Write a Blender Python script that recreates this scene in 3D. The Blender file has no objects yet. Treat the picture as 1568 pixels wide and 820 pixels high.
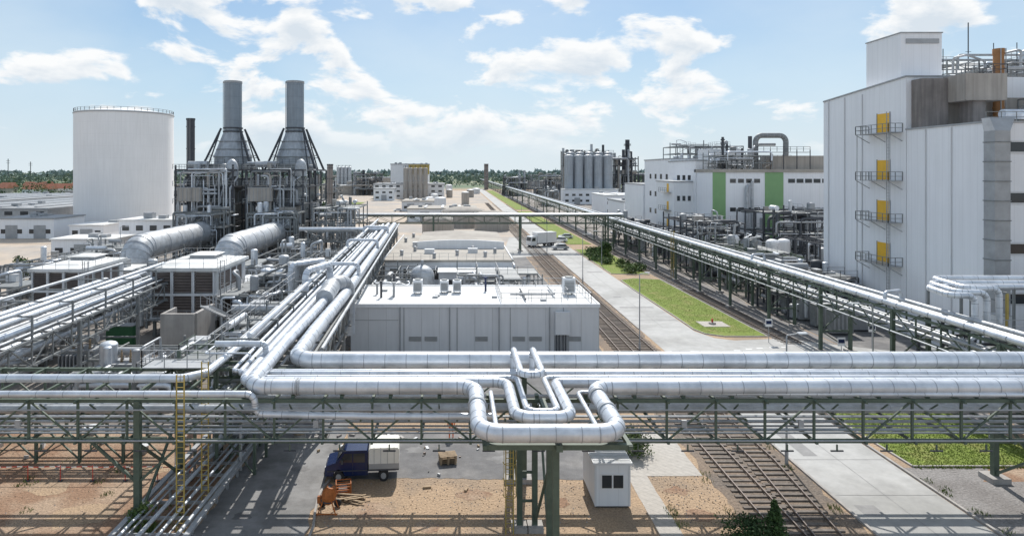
import bpy, math, random
from mathutils import Vector, Matrix
R=random.Random(11)
scene=bpy.context.scene
# ---------------------------------------------------------------- materials
def M(name,col,rough=.6,metal=0.,var=.12,scale=.8,bump=0.,bscale=12.,streak=0.,joint=None,col2=None,c2scale=.15,c2lo=.45,c2hi=.6,jd=.72,hj=None):
    m=bpy.data.materials.new(name); m.use_nodes=True
    nt=m.node_tree; N=nt.nodes; L=nt.links; b=N['Principled BSDF']
    b.inputs['Roughness'].default_value=rough; b.inputs['Metallic'].default_value=metal
    geo=N.new('ShaderNodeNewGeometry')
    n1=N.new('ShaderNodeTexNoise'); n1.inputs['Scale'].default_value=scale; n1.inputs['Detail'].default_value=7; n1.inputs['Roughness'].default_value=.65
    L.new(geo.outputs['Position'],n1.inputs['Vector'])
    rp=N.new('ShaderNodeMapRange'); rp.inputs[1].default_value=.3; rp.inputs[2].default_value=.7; rp.inputs[3].default_value=1-var; rp.inputs[4].default_value=1+var
    L.new(n1.outputs['Fac'],rp.inputs[0])
    base=None
    if col2:
        n2=N.new('ShaderNodeTexNoise'); n2.inputs['Scale'].default_value=c2scale; n2.inputs['Detail'].default_value=6; n2.inputs['Roughness'].default_value=.6
        L.new(geo.outputs['Position'],n2.inputs['Vector'])
        r2=N.new('ShaderNodeMapRange'); r2.inputs[1].default_value=c2lo; r2.inputs[2].default_value=c2hi
        L.new(n2.outputs['Fac'],r2.inputs[0])
        mx=N.new('ShaderNodeMixRGB'); mx.inputs[1].default_value=(*col,1); mx.inputs[2].default_value=(*col2,1)
        L.new(r2.outputs[0],mx.inputs[0]); base=mx.outputs[0]
    mul=N.new('ShaderNodeVectorMath'); mul.operation='SCALE'
    if base: L.new(base,mul.inputs[0])
    else: mul.inputs[0].default_value=col
    L.new(rp.outputs[0],mul.inputs['Scale']); out=mul.outputs[0]
    if streak:
        mp=N.new('ShaderNodeMapping'); mp.inputs['Scale'].default_value=(2.2,2.2,.12)
        L.new(geo.outputs['Position'],mp.inputs[0])
        n3=N.new('ShaderNodeTexNoise'); n3.inputs['Scale'].default_value=1.; n3.inputs['Detail'].default_value=5
        L.new(mp.outputs[0],n3.inputs['Vector'])
        r3=N.new('ShaderNodeMapRange'); r3.inputs[1].default_value=.35; r3.inputs[2].default_value=.65; r3.inputs[3].default_value=1-streak; r3.inputs[4].default_value=1
        L.new(n3.outputs['Fac'],r3.inputs[0])
        m3=N.new('ShaderNodeVectorMath'); m3.operation='SCALE'; L.new(out,m3.inputs[0]); L.new(r3.outputs[0],m3.inputs['Scale']); out=m3.outputs[0]
    def jline(sock_fn,sp,w,dark,out):
        v=sock_fn()
        dv=N.new('ShaderNodeMath'); dv.operation='DIVIDE'; L.new(v,dv.inputs[0]); dv.inputs[1].default_value=sp
        fr=N.new('ShaderNodeMath'); fr.operation='FRACT'; L.new(dv.outputs[0],fr.inputs[0])
        gt=N.new('ShaderNodeMath'); gt.operation='LESS_THAN'; L.new(fr.outputs[0],gt.inputs[0]); gt.inputs[1].default_value=w/sp
        mr=N.new('ShaderNodeMapRange'); mr.inputs[3].default_value=1; mr.inputs[4].default_value=dark; L.new(gt.outputs[0],mr.inputs[0])
        m4=N.new('ShaderNodeVectorMath'); m4.operation='SCALE'; L.new(out,m4.inputs[0]); L.new(mr.outputs[0],m4.inputs['Scale']); return m4.outputs[0]
    if joint or hj:
        sx=N.new('ShaderNodeSeparateXYZ'); L.new(geo.outputs['Position'],sx.inputs[0])
        def xy():
            a=N.new('ShaderNodeMath'); a.operation='ADD'; L.new(sx.outputs[0],a.inputs[0]); L.new(sx.outputs[1],a.inputs[1])
            a2=N.new('ShaderNodeMath'); a2.operation='ADD'; L.new(a.outputs[0],a2.inputs[0]); a2.inputs[1].default_value=5000.013; return a2.outputs[0]
        if joint: out=jline(xy,joint[0],joint[1],jd,out)
        if hj: out=jline(lambda: sx.outputs[2],hj[0],hj[1],jd,out)
    L.new(out,b.inputs['Base Color'])
    if bump:
        nb=N.new('ShaderNodeTexNoise'); nb.inputs['Scale'].default_value=bscale; nb.inputs['Detail'].default_value=4
        L.new(geo.outputs['Position'],nb.inputs['Vector'])
        bp=N.new('ShaderNodeBump'); bp.inputs['Strength'].default_value=bump; bp.inputs['Distance'].default_value=.1
        L.new(nb.outputs['Fac'],bp.inputs['Height']); L.new(bp.outputs[0],b.inputs['Normal'])
    return m
alu=M('aluminium_cladding',(.68,.71,.75),.4,.45,.1,1.2,col2=(.55,.58,.62),c2scale=.5)
alud=M('aluminium_dull',(.47,.49,.51),.5,.3,.18,1.5,col2=(.37,.38,.39),c2scale=.7)
alub=M('aluminium_band',(.38,.4,.43),.5,.4,.1)
galv=M('galvanised_steel',(.36,.37,.38),.55,.25,.15)
steel=M('green_grey_steel',(.085,.115,.085),.6,0,.2,2.)
steelg=M('grey_steel',(.21,.22,.22),.6,.1,.2,2.)
dark=M('dark_steel',(.06,.065,.075),.6,.1,.25,2.)
black=M('black_rubber',(.02,.02,.022),.7)
whitep=M('white_panel_wall',(.8,.81,.82),.5,0,.03,.4,streak=.06,joint=(1.15,.05),jd=.92)
whitec=M('white_corrugated_wall',(.85,.86,.88),.5,0,.03,.15,streak=.05,joint=(1.0,.09),jd=.94)
greyp=M('light_grey_panel',(.68,.69,.7),.5,0,.03,.4,streak=.08)
wroof=M('white_roof',(.74,.74,.73),.7,0,.05,.5,col2=(.6,.6,.58),c2scale=.3)
groof=M('grey_roof',(.33,.34,.35),.8,0,.12,.3)
tanroof=M('tan_gravel_roof',(.40,.37,.325),.9,0,.12,.6,col2=(.33,.30,.265),c2scale=.12)
conc=M('concrete',(.40,.375,.35),.85,0,.18,.5,streak=.2,bump=.2)
concd=M('dark_concrete',(.26,.235,.22),.85,0,.2,.4,streak=.35)
tank_m=M('tank_paint',(.84,.84,.84),.6,0,.03,.1,streak=.06,hj=(4.1,.12),jd=.96)
stackm=M('stack_steel',(.26,.30,.34),.5,.3,.08,.3,streak=.15,hj=(3.,.12),jd=.85)
hopm=M('hopper_steel',(.40,.43,.46),.5,.2,.1,.5,streak=.2)
brownst=M('brown_stack',(.36,.18,.075),.7,0,.15)
tanbox=M('tan_grey_casing',(.42,.385,.345),.7,0,.1,.4,streak=.25)
louver=M('louver_brown',(.17,.14,.125),.8,0,.2)
louver2=M('louver_frame',(.5,.5,.5),.7)
yellow=M('yellow_paint',(.82,.46,.02),.5,0,.08)
yelld=M('worn_yellow_paint',(.42,.31,.08),.6,0,.2)
orange=M('orange_paint',(.42,.13,.03),.7,0,.3,5.)
hivis=M('orange_cloth',(.85,.16,.02),.8)
greenp=M('green_panel',(.21,.38,.17),.5,0,.05)
greend=M('green_cabinet',(.04,.14,.06),.5,0,.1)
glass=M('dark_glass',(.04,.045,.05),.1,0,.05)
navy=M('navy_paint',(.008,.02,.075),.25,0,.05)
canvas=M('canvas_cover',(.76,.75,.7),.8,0,.06,2.)
whitecar=M('white_car_paint',(.8,.8,.8),.25,0,.02)
silvercar=M('silver_car_paint',(.45,.47,.5),.25,.5,.02)
redp=M('red_paint',(.5,.04,.03),.5)
wood=M('weathered_wood',(.34,.25,.16),.85,0,.25,4.)
rust=M('rail_steel',(.22,.18,.155),.35,.6,.2,4.)
sleeper=M('sleeper_wood',(.17,.145,.125),.9,0,.3,3.)
gravel=M('tan_gravel',(.40,.285,.185),.95,0,.4,8.,bump=.9,bscale=6.,col2=(.31,.23,.16),c2scale=.22)
browng=M('brown_gravel',(.27,.165,.105),.95,0,.4,7.,bump=.9,bscale=6.,col2=(.37,.27,.19),c2scale=.25)
greyg=M('grey_gravel',(.25,.235,.225),.95,0,.4,7.,bump=.8,bscale=6.,col2=(.19,.175,.165),c2scale=.2)
ballast=M('ballast',(.23,.175,.13),.95,0,.45,6.,bump=1.,bscale=7.,col2=(.17,.14,.115),c2scale=.3)
asph=M('asphalt',(.14,.137,.137),.9,0,.2,1.2,bump=.2,col2=(.2,.192,.185),c2scale=.25)
wasph=M('worn_asphalt',(.24,.235,.23),.9,0,.16,1.,bump=.2,col2=(.17,.165,.16),c2scale=.35)
road=M('concrete_road',(.42,.415,.40),.85,0,.12,.9,bump=.1,col2=(.33,.325,.31),c2scale=.12)
patchm=M('road_patch',(.27,.265,.26),.9,0,.15,1.5)
yard=M('yard_concrete',(.25,.225,.2),.9,0,.25,.6,col2=(.165,.145,.13),c2scale=.1)
paving=M('paving',(.42,.39,.35),.85,0,.14,3.,joint=(.6,.05),jd=.75)
lot=M('tan_lot',(.45,.375,.30),.95,0,.15,.3,col2=(.35,.32,.29),c2scale=.03)
grass=M('grass',(.17,.225,.035),.95,0,.35,4.,bump=1.,bscale=9.,col2=(.26,.25,.08),c2scale=.35,c2lo=.5,c2hi=.72)
grassb=M('grass_blades',(.2,.26,.045),.95,0,.3,4.)
field=M('field',(.11,.155,.085),.95,0,.3,.05,col2=(.24,.23,.15),c2scale=.006,c2lo=.5,c2hi=.56)
paint=M('road_paint',(.7,.7,.68),.8,0,.1)
leafa=M('foliage_dark',(.035,.07,.02),.8,0,.3,.5)
leafb=M('foliage_mid',(.065,.12,.03),.8,0,.3,.5)
leafc=M('foliage_light',(.12,.17,.045),.8,0,.3,.5)
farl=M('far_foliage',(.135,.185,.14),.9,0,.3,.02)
farl2=M('far_foliage_haze_tint',(.2,.25,.2),.9,0,.3,.02)  # leaf colour lightened to paint in air haze on distant trees
farl3=M('haze_tinted_foliage',(.27,.34,.33),.95,0,.15,.01)  # strongest haze tint: pale blue-grey distance haze put into the leaf colour
bark=M('bark',(.12,.09,.06),.9,0,.2,4.)
redroof=M('red_roof_tiles',(.38,.16,.1),.8,0,.15)
# ---------------------------------------------------------------- builder
class G:
    def __init__(s,name): s.name=name; s.P={}; s.X=None; s.part('body')
    def part(s,n):
        s.c=s.P.setdefault(n,dict(v=[],f=[],m=[],s=[],mats=[])); return s
    def add(s,vs,fs,mat,smooth=False):
        c=s.c
        if mat not in c['mats']: c['mats'].append(mat)
        mi=c['mats'].index(mat); o=len(c['v'])
        if s.X: vs=[s.X@Vector(v) for v in vs]
        c['v'].extend([tuple(v) for v in vs])
        for f in fs:
            c['f'].append([i+o for i in f]); c['m'].append(mi); c['s'].append(smooth)
    def box(s,x0,x1,y0,y1,z0,z1,mat):
        s.add([(x0,y0,z0),(x1,y0,z0),(x1,y1,z0),(x0,y1,z0),(x0,y0,z1),(x1,y0,z1),(x1,y1,z1),(x0,y1,z1)],
          [(3,2,1,0),(4,5,6,7),(0,1,5,4),(1,2,6,5),(2,3,7,6),(3,0,4,7)],mat)
    def beam(s,p,q,w,mat,h=None):
        p=Vector(p); q=Vector(q); d=q-p
        if d.length<1e-4: return
        d.normalize(); h=h or w
        up=Vector((0,0,1)) if abs(d.z)<.95 else Vector((0,1,0))
        a=d.cross(up).normalized()*(w/2); b=a.cross(d).normalized()*(h/2)
        vs=[p-a-b,p+a-b,p+a+b,p-a+b,q-a-b,q+a-b,q+a+b,q-a+b]
        s.add(vs,[(0,1,2,3),(7,6,5,4),(0,4,5,1),(1,5,6,2),(2,6,7,3),(3,7,4,0)],mat)
    def sweep(s,pts,r,mat,n=10,smooth=True,caps=True):
        pts=[Vector(p) for p in pts]; k=len(pts)
        rs=r if isinstance(r,(list,tuple)) else [r]*k
        tan=[]
        for i in range(k):
            a=pts[max(i-1,0)]; b=pts[min(i+1,k-1)]; t=(b-a)
            if 0<i<k-1: t=(pts[i]-a).normalized()+(b-pts[i]).normalized()
            tan.append(t.normalized() if t.length>1e-6 else Vector((0,0,1)))
        t0=tan[0]; u=t0.cross(Vector((0,0,1)))
        if u.length<1e-3: u=Vector((1,0,0))
        u.normalize(); vs=[]
        for i in range(k):
            t=tan[i]; u=(u-t*u.dot(t)).normalized(); w=t.cross(u)
            for j in range(n):
                a=2*math.pi*j/n; vs.append(pts[i]+(u*math.cos(a)+w*math.sin(a))*rs[i])
        fs=[]
        for i in range(k-1):
            for j in range(n):
                j2=(j+1)%n; fs.append((i*n+j,i*n+j2,(i+1)*n+j2,(i+1)*n+j))
        s.add(vs,fs,mat,smooth)
        if caps:
            s.add([vs[j] for j in range(n)],[tuple(range(n-1,-1,-1))],mat)
            s.add([vs[(k-1)*n+j] for j in range(n)],[tuple(range(n))],mat)
    def cyl(s,p,q,r,mat,n=12,r2=None,smooth=True): s.sweep([p,q],[r,r if r2 is None else r2],mat,n,smooth)
    def pipe(s,pts,r,mat,n=10,bend=None,ring=0,rmat=None,segs=6):
        pts=[Vector(p) for p in pts]; bend=bend or r*2.6
        out=[pts[0]]; cor=[]
        for i in range(1,len(pts)-1):
            a,p,c=pts[i-1],pts[i],pts[i+1]; d1=(p-a).normalized(); d2=(c-p).normalized(); th=d1.angle(d2)
            if th<.05: out.append(p); continue
            t=min(bend*math.tan(th/2),.48*(p-a).length,.48*(c-p).length); Re=t/math.tan(th/2)
            cen=p+(d2-d1).normalized()*(Re/math.cos(th/2)); ax=d1.cross(d2).normalized(); va=(p-d1*t)-cen
            for k in range(segs+1):
                out.append(cen+Matrix.Rotation(th*k/segs,3,ax)@va)
                if ring and 0<k<segs and k%2==0:
                    tg=Matrix.Rotation(th*k/segs,3,ax)@d1; cor.append((out[-1],tg))
            cor.append((out[-segs-1],d1)); cor.append((out[-1],d2))
        out.append(pts[-1]); s.sweep(out,r,mat,n)
        if ring:
            rmat=rmat or alub
            for c,d in cor: s.cyl(c-d*.03,c+d*.03,r*1.03,rmat,n)
            for i in range(len(pts)-1):
                L=(pts[i+1]-pts[i]).length; d=(pts[i+1]-pts[i]).normalized()
                m0=bend if i>0 else .5; m1=bend if i<len(pts)-2 else .5
                t=m0+ring*.7
                while t<L-m1-.2:
                    c=pts[i]+d*t; s.cyl(c-d*.022,c+d*.022,r*1.022,rmat,n); t+=ring
    def prism(s,prof,y0,y1,mat):
        n=len(prof); vs=[(x,y0,z) for x,z in prof]+[(x,y1,z) for x,z in prof]
        fs=[tuple(range(n)),tuple(range(2*n-1,n-1,-1))]+[(i,i+n,(i+1)%n+n,(i+1)%n) for i in range(n)]
        s.add(vs,fs,mat)
    def dome(s,c,r,h,mat,n=20,m=5):
        vs=[];fs=[]
        for i in range(m):
            a=math.pi/2*i/m
            for j in range(n): vs.append((c[0]+r*math.cos(a)*math.cos(2*math.pi*j/n),c[1]+r*math.cos(a)*math.sin(2*math.pi*j/n),c[2]+h*math.sin(a)))
        vs.append((c[0],c[1],c[2]+h))
        for i in range(m-1):
            for j in range(n): fs.append((i*n+j,i*n+(j+1)%n,(i+1)*n+(j+1)%n,(i+1)*n+j))
        for j in range(n): fs.append(((m-1)*n+j,(m-1)*n+(j+1)%n,len(vs)-1))
        s.add(vs,fs,mat,True)
    def rail(s,pts,mat=None,h=1.1,w=.05,step=1.6,close=False):
        mat=mat or galv; pts=[Vector(p) for p in pts]
        if close: pts.append(pts[0])
        for a,b in zip(pts,pts[1:]):
            z=Vector((0,0,1))
            s.beam(a+z*h,b+z*h,w,mat); s.beam(a+z*h*.5,b+z*h*.5,w*.8,mat)
            L=(b-a).length; k=max(1,round(L/step))
            for i in range(k+1):
                p=a.lerp(b,i/k); s.beam(p,p+z*h,w,mat)
    def ladder(s,p,z1,mat,w=.5,cage=True):
        x,y,z0=p
        s.beam((x-w/2,y,z0),(x-w/2,y,z1),.06,mat); s.beam((x+w/2,y,z0),(x+w/2,y,z1),.06,mat)
        z=z0+.3
        while z<z1: s.beam((x-w/2,y,z),(x+w/2,y,z),.03,mat); z+=.3
        if cage:
            z=z0+2.2
            while z<z1:
                for a in range(6):
                    t0=math.pi*a/6+math.pi; t1=math.pi*(a+1)/6+math.pi
                    s.beam((x+.38*math.cos(t0),y+.5*math.sin(t0),z),(x+.38*math.cos(t1),y+.5*math.sin(t1),z),.03,mat)
                z+=.9
            for a in (1,3,5):
                t=math.pi*a/6+math.pi; s.beam((x+.38*math.cos(t),y+.5*math.sin(t),z0+2.2),(x+.38*math.cos(t),y+.5*math.sin(t),z1),.03,mat)
    def stair(s,p,q,w,mat):
        p=Vector(p);q=Vector(q); d=q-p; n=Vector((-d.y,d.x,0)).normalized()*(w/2)
        for sg in(-1,1):
            s.beam(p+n*sg,q+n*sg,.06,mat,.22)
            s.beam(p+n*sg+Vector((0,0,1)),q+n*sg+Vector((0,0,1)),.05,mat)
            for i in range(5):
                c=p.lerp(q,i/4)+n*sg; s.beam(c,c+Vector((0,0,1)),.04,mat)
        k=max(2,int(abs(d.z)/.22))
        for i in range(k+1):
            c=p.lerp(q,i/k); s.beam(c-n,c+n,.24,mat,.03)
    def leaves(s,c,rx,ry,rz,n,size,mats,clumps=12,rng=R):
        cl=[]
        for _ in range(clumps):
            a=rng.uniform(0,2*math.pi); z=rng.uniform(-.8,1); q=math.sqrt(max(0,1-z*z))*rng.uniform(.45,.95)
            cl.append((c[0]+rx*q*math.cos(a),c[1]+ry*q*math.sin(a),c[2]+rz*z*.8,rng.choice(mats)))
        buf={}
        for i in range(n):
            k=cl[i%clumps]; sg=.27
            p=Vector((k[0]+rng.gauss(0,rx*sg),k[1]+rng.gauss(0,ry*sg),max(c[2]-rz*1.05,k[2]+rng.gauss(0,rz*sg))))
            a=Vector((rng.gauss(0,1),rng.gauss(0,1),rng.gauss(0,1))).normalized(); b=a.orthogonal().normalized()
            b=Matrix.Rotation(rng.uniform(0,6.28),3,a)@b; e=a.cross(b); z=size*rng.uniform(.6,1.3)
            m=k[3] if rng.random()<.7 else rng.choice(mats)
            vv=buf.setdefault(m,[]); vv.extend([p-b*z*.5,p+e*z*.3,p+b*z*.5,p-e*z*.3])
        for m,vv in buf.items(): s.add(vv,[(i,i+1,i+2,i+3) for i in range(0,len(vv),4)],m)
    def done(s):
        ps={k:c for k,c in s.P.items() if c['f']}
        allv=[v for c in ps.values() for v in c['v']]
        lo=[min(v[i] for v in allv) for i in range(3)]; hi=[max(v[i] for v in allv) for i in range(3)]
        o=Vector(((lo[0]+hi[0])/2,(lo[1]+hi[1])/2,lo[2])); root=None
        if len(ps)>1:
            root=bpy.data.objects.new(s.name,None); root.location=o; root.empty_display_size=.5; scene.collection.objects.link(root)
        for k,c in ps.items():
            me=bpy.data.meshes.new(s.name+'_'+k)
            me.from_pydata([(v[0]-o.x,v[1]-o.y,v[2]-o.z) for v in c['v']],[],c['f'])
            for m in c['mats']: me.materials.append(m)
            me.polygons.foreach_set('material_index',c['m']); me.polygons.foreach_set('use_smooth',c['s']); me.update()
            ob=bpy.data.objects.new(k if root else s.name,me); scene.collection.objects.link(ob)
            if root: ob.parent=root
            else: ob.location=o
        return root
def V(*a): return Vector(a)
def rack(g,A,B,w,z0,z1,step,mat,legstep=0,legw=.3,ch=.17,br=.09,off=0):
    A=V(A[0],A[1],0);B=V(B[0],B[1],0); d=B-A; L=d.length; d.normalize(); n=V(-d.y,d.x,0)
    def P(t,sd,z):
        q=A+d*t+n*(sd*w/2); return V(q.x,q.y,z)
    N=max(1,round(L/step)); st=L/N
    for sd in(-1,1):
        for z in(z0,z1): g.beam(P(0,sd,z),P(L,sd,z),ch,mat,ch*1.2)
        for i in range(N+1):
            g.beam(P(i*st,sd,z0),P(i*st,sd,z1),br*1.3,mat)
            if i<N:
                if i%2: g.beam(P(i*st,sd,z0),P((i+1)*st,sd,z1),br,mat)
                else: g.beam(P(i*st,sd,z1),P((i+1)*st,sd,z0),br,mat)
    for i in range(N+1):
        for z in(z0,z1): g.beam(P(i*st,-1.12,z),P(i*st,1.12,z),ch*.8,mat)
    if legstep:
        t=off
        while t<=L+.01:
            for sd in(-1,1):
                g.beam(P(t,sd,0),P(t,sd,z1),legw,mat); q=P(t,sd,0); g.box(q.x-.5,q.x+.5,q.y-.5,q.y+.5,0,.3,conc)
            g.beam(P(t,-1,z0*.45),P(t,1,z0*.45),legw*.6,mat); g.beam(P(t,-1,.3),P(t,1,z0*.45),br*1.2,mat); g.beam(P(t,1,z0*.45),P(t,-1,z0),br*1.2,mat)
            t+=legstep
def frame(g,x0,x1,y0,y1,zs,nx,ny,mat,rng,equip=6,rail=True,cw=.3,pm=None,pipes=8,brace=True,floor=None,big=1.,z00=0,fp=.3,top=True):
    floor=floor or steelg
    pm=pm or [alu,alu,alud,galv,steelg]
    xs=[x0+(x1-x0)*i/nx for i in range(nx+1)]; ys=[y0+(y1-y0)*i/ny for i in range(ny+1)]
    for x in xs:
        for y in ys: g.beam((x,y,z00),(x,y,zs[-1]+(rng.uniform(0,1.6) if rng.random()<.3 else 0)),cw,mat)
    for z in zs:
        for x in xs: g.beam((x,y0,z),(x,y1,z),cw*.7,mat,cw)
        for y in ys: g.beam((x0,y,z),(x1,y,z),cw*.72,mat,cw*1.02)
        for i in range(nx):
            for j in range(ny):
                if rng.random()<fp:
                    g.box(xs[i]+.05,xs[i+1]-.05,ys[j]+.05,ys[j+1]-.05,z+cw*.52,z+cw*.52+.05,floor)
                    if rail:
                        rm=rng.choice([galv,mat]); a=z+cw*.52
                        k=rng.random()
                        if k<.6: g.rail([(xs[i],ys[j],a),(xs[i+1],ys[j],a)],rm,w=.05)
                        if k>.3: g.rail([(xs[i],ys[j],a),(xs[i],ys[j+1],a)],rm,w=.05)
    zz=[z00]+list(zs)
    if brace:
        for i in range(nx):
            for a,b in zip(zz,zz[1:]):
                if rng.random()<.5: g.beam((xs[i],y0,a),(xs[i+1],y0,b),cw*.45,mat)
                if rng.random()<.25: g.beam((xs[i+1],y0,a),(xs[i],y0,b),cw*.45,mat)
    lv=list(zip(zz,zz[1:]))+([(zz[-1],zz[-1]+2.6)] if top else [])
    for li,(a,b) in enumerate(lv):
        for _ in range(equip if li<len(lv)-1 or not top else max(2,equip//2)):
            x=rng.uniform(x0+.8,x1-.8); y=rng.uniform(y0+.5,y1-.8); h=(b-a); k=rng.random(); a2=a+.2
            if k<.32:
                r=rng.uniform(.3,.8)*big; hh=h*rng.uniform(.4,.85); m=rng.choice(pm); g.cyl((x,y,a2),(x,y,a2+hh),r,m,12); g.dome((x,y,a2+hh),r,r*.4,m,12,3)
            elif k<.58:
                r=rng.uniform(.25,.55)*big; z=a2+h*.3; l=rng.uniform(.8,2.2)
                if rng.random()<.5: g.cyl((x-l,y,z),(x+l,y,z),r,rng.choice(pm),12)
                else: g.cyl((x,y-l,z),(x,y+l,z),r,rng.choice(pm),12)
                g.beam((x,y,a2),(x,y,z),.3,mat)
            elif k<.82:
                r=rng.uniform(.08,.22)*big; m=rng.choice(pm); dx=rng.uniform(-2.5,2.5); dy=rng.uniform(1,3.5)
                g.pipe([(x,y,a2),(x,y,a2+h*rng.uniform(.4,.75)),(x+dx,y,a2+h*.8),(x+dx,y+dy,a2+h*.8),(x+dx,y+dy,a2)],r,m,8,segs=3)
            else:
                w=rng.uniform(.3,.95)*big; d=rng.uniform(.3,.9)*big; hh=h*rng.uniform(.25,.6); g.box(x-w,x+w,y-d,y+d,a2,a2+hh,rng.choice([greyp,tanbox,steelg,galv])); g.box(x-w*1.04,x+w*1.04,y-d*1.04,y+d*1.04,a2+hh,a2+hh+.06,galv)
    for _ in range(pipes):
        r=rng.choice([.06,.08,.1,.14,.2,.28])*big; m=rng.choice(pm); x=rng.uniform(x0,x1); y=y0-rng.uniform(.1,.5) if rng.random()<.6 else rng.uniform(y0,y1); za=rng.choice(zz[:-1])+.5; zb=rng.choice(zs)-.5+rng.uniform(-.4,.9)
        if abs(za-zb)<1: zb=za+2
        x2=rng.uniform(x0,x1)
        if abs(x2-x)<1: x2=x+1.5
        g.pipe([(x,y,za),(x,y,zb),(x2,y,zb),(x2,y+2,zb)],r,m,8,segs=3)
# ---------------------------------------------------------------- ground sheets
def sheet(name,pts,z,mat):
    g=G(name); g.add([(x,y,z) for x,y in pts],[tuple(range(len(pts)))],mat); g.done()
def rect(name,x0,x1,y0,y1,z,mat,j=0,st=.5):
    c=[(x0,y0),(x1,y0),(x1,y1),(x0,y1)]
    if not j: sheet(name,c,z,mat); return
    pts=[]; rj=random.Random(int(abs(x0*7+y0*3)))
    for a,b in zip(c,c[1:]+c[:1]):
        L=math.hypot(b[0]-a[0],b[1]-a[1]); n=max(2,int(L/st)); nx,ny=(b[1]-a[1])/L,-(b[0]-a[0])/L; o=0
        for i in range(n):
            o=o*.7+rj.uniform(-j,j)*.6; t=i/n; pts.append((a[0]+(b[0]-a[0])*t+nx*o,a[1]+(b[1]-a[1])*t+ny*o))
    sheet(name,pts,z,mat)
rect('ground',-9000,9000,-300,12000,0,gravel)
rect('field_ground',-8000,8000,760,11900,.05,field)
sheet('field_ground',[(-8000,270),(-215,270),(-330,760),(-8000,760)],.03,field)
rect('lot_ground',-214,-20,182,700,.02,lot)
rect('lot_ground',-20,22,165,700,.02,lot)
rect('lot_ground',44,300,100,700,.02,yard)
rect('brown_ground',-60,-15.5,30,49.9,.004,browng)
rect('process_yard_ground',-75,-12.2,50,181,.008,yard)
rect('west_lot_ground',-200,-75.2,60,181,.008,lot)
rect('asphalt_road',-190,-75.4,128,140,.016,asph)
rect('asphalt_yard',-8.2,9.2,42.6,50,.012,asph,.18,.35)
rect('asphalt_road',-14.6,-8.5,20,60,.016,wasph,.2,.35)
rect('asphalt_yard',-12,16.2,58,170,.014,asph)
rect('paved_path',11.2,12.5,20,43,.012,paving,.04,.4)
rect('paved_path',9.4,16.2,43.01,50,.016,paving,.06,.4)
rect('ballast_ground',16.4,22.9,15,420,.008,ballast,.3,.5)
rect('concrete_road',23.2,29.8,10,900,.02,road)
rect('ballast_ground',37.9,44,50,600,.008,greyg)
rect('east_yard_ground',44.2,54.8,42,140,.009,asph)
rect('gravel_ground',30.2,42,20,44.2,.008,greyg)
sheet('brown_ground',[(34,42.2),(43.5,42.2),(43.5,44.2),(36,44.2)],.012,browng)
sheet('concrete_road',[(29.8,60),(54,62),(54,70),(43,76),(39,78.5),(33,77.5),(31,78.6),(29.8,82)],.024,road)
sheet('concrete_road',[(10,150),(23.2,158),(23.2,200),(16,200)],.024,road)
# damp / dirt patches on gravel and lanes
rj=random.Random(77)
g=G('dirt_patches')
def blot(x,y,r,z,m):
    n=16; g.add([(x+r*rj.uniform(.6,1.2)*math.cos(6.283*i/n)*1.3,y+r*rj.uniform(.6,1.2)*math.sin(6.283*i/n),z) for i in range(n)],[tuple(range(n))],m)
for i,(x,y,r) in enumerate(((-5,38.5,1.1),(1,40.5,.8),(-1.6,36.8,.7),(6.2,39.6,.6),(14.2,38,.7),(13.8,41,.6),(-22,38,1.4),(-26,41.5,1.2),(-20.3,44,.9),(-30,38,1.3))): blot(x,y,r,.0065+i*.0003,gravel if x<-15 else browng)
for i,(x,y,r) in enumerate(((-12.5,38,.5),(-10.6,44,.5),(-11.6,52,.6),(-9.6,36.5,.35))): blot(x,y,r,.0185+i*.0003,asph)
for i,(x,y,r) in enumerate(((-3,47,.6),(3,45.5,.7),(7,47.5,.5),(-6.5,47.5,.5))): blot(x,y,r,.0145+i*.0003,wasph)
g.done()
def lawn(name,pts,edge=True):
    g=G(name); n=len(pts); g.add([(x,y,.09) for x,y in pts],[tuple(range(n))],grass)
    if edge:
        for i in range(n):
            a=V(*pts[i],0);b=V(*pts[(i+1)%n],0)
            g.beam(a+V(0,0,.03),b+V(0,0,.03),.14,conc,.17)
    g.done()
isl=[(30.1,90),(30,83),(30.6,80.6),(32.5,79.3),(37.7,79.3),(37.7,100),(37.6,121),(33,122.5),(30.2,120.5),(29.95,112)]
lawn('grass_lawn',isl)
lawn('grass_lawn',[(30.9,44.3),(41.5,44.3),(41.5,57),(30.5,57)])
lawn('grass_lawn',[(30.2,128),(37.4,127),(37.4,168),(30.2,168)])
lawn('grass_lawn',[(30.4,180),(37,180),(37,330),(30.4,330)],False)
lawn('grass_lawn',[(31,345),(38,345),(38,700),(31,700)],False)
lawn('grass_lawn',[(-150,400),(-60,400),(-60,430),(-150,430)],False)
g=G('grass_tufts')
def tufts(x0,x1,y0,y1,n,h=.1,z=.01,w=.035,ms=(grass,grassb)):
    bufs={}
    for _ in range(n):
        x=R.uniform(x0,x1);y=R.uniform(y0,y1);a=R.uniform(0,6.28);hh=h*R.uniform(.5,1.5)
        dx,dy=math.cos(a)*w,math.sin(a)*w; lx,ly=R.uniform(-.05,.05),R.uniform(-.05,.05)
        bufs.setdefault(R.choice(ms),[]).extend([(x-dx,y-dy,z),(x+dx,y+dy,z),(x+dx*.3+lx,y+dy*.3+ly,z+hh+.02),(x-dx*.3+lx,y-dy*.3+ly,z+hh)])
    for m,vv in bufs.items(): g.add(vv,[(i,i+1,i+2,i+3) for i in range(0,len(vv),4)],m)
tufts(31,41.4,44.4,56,14000,.05,.09,.03); tufts(30.6,37.4,81,121,8000,.04,.09,.03); tufts(31,41,44,44.4,500,.13)
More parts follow.
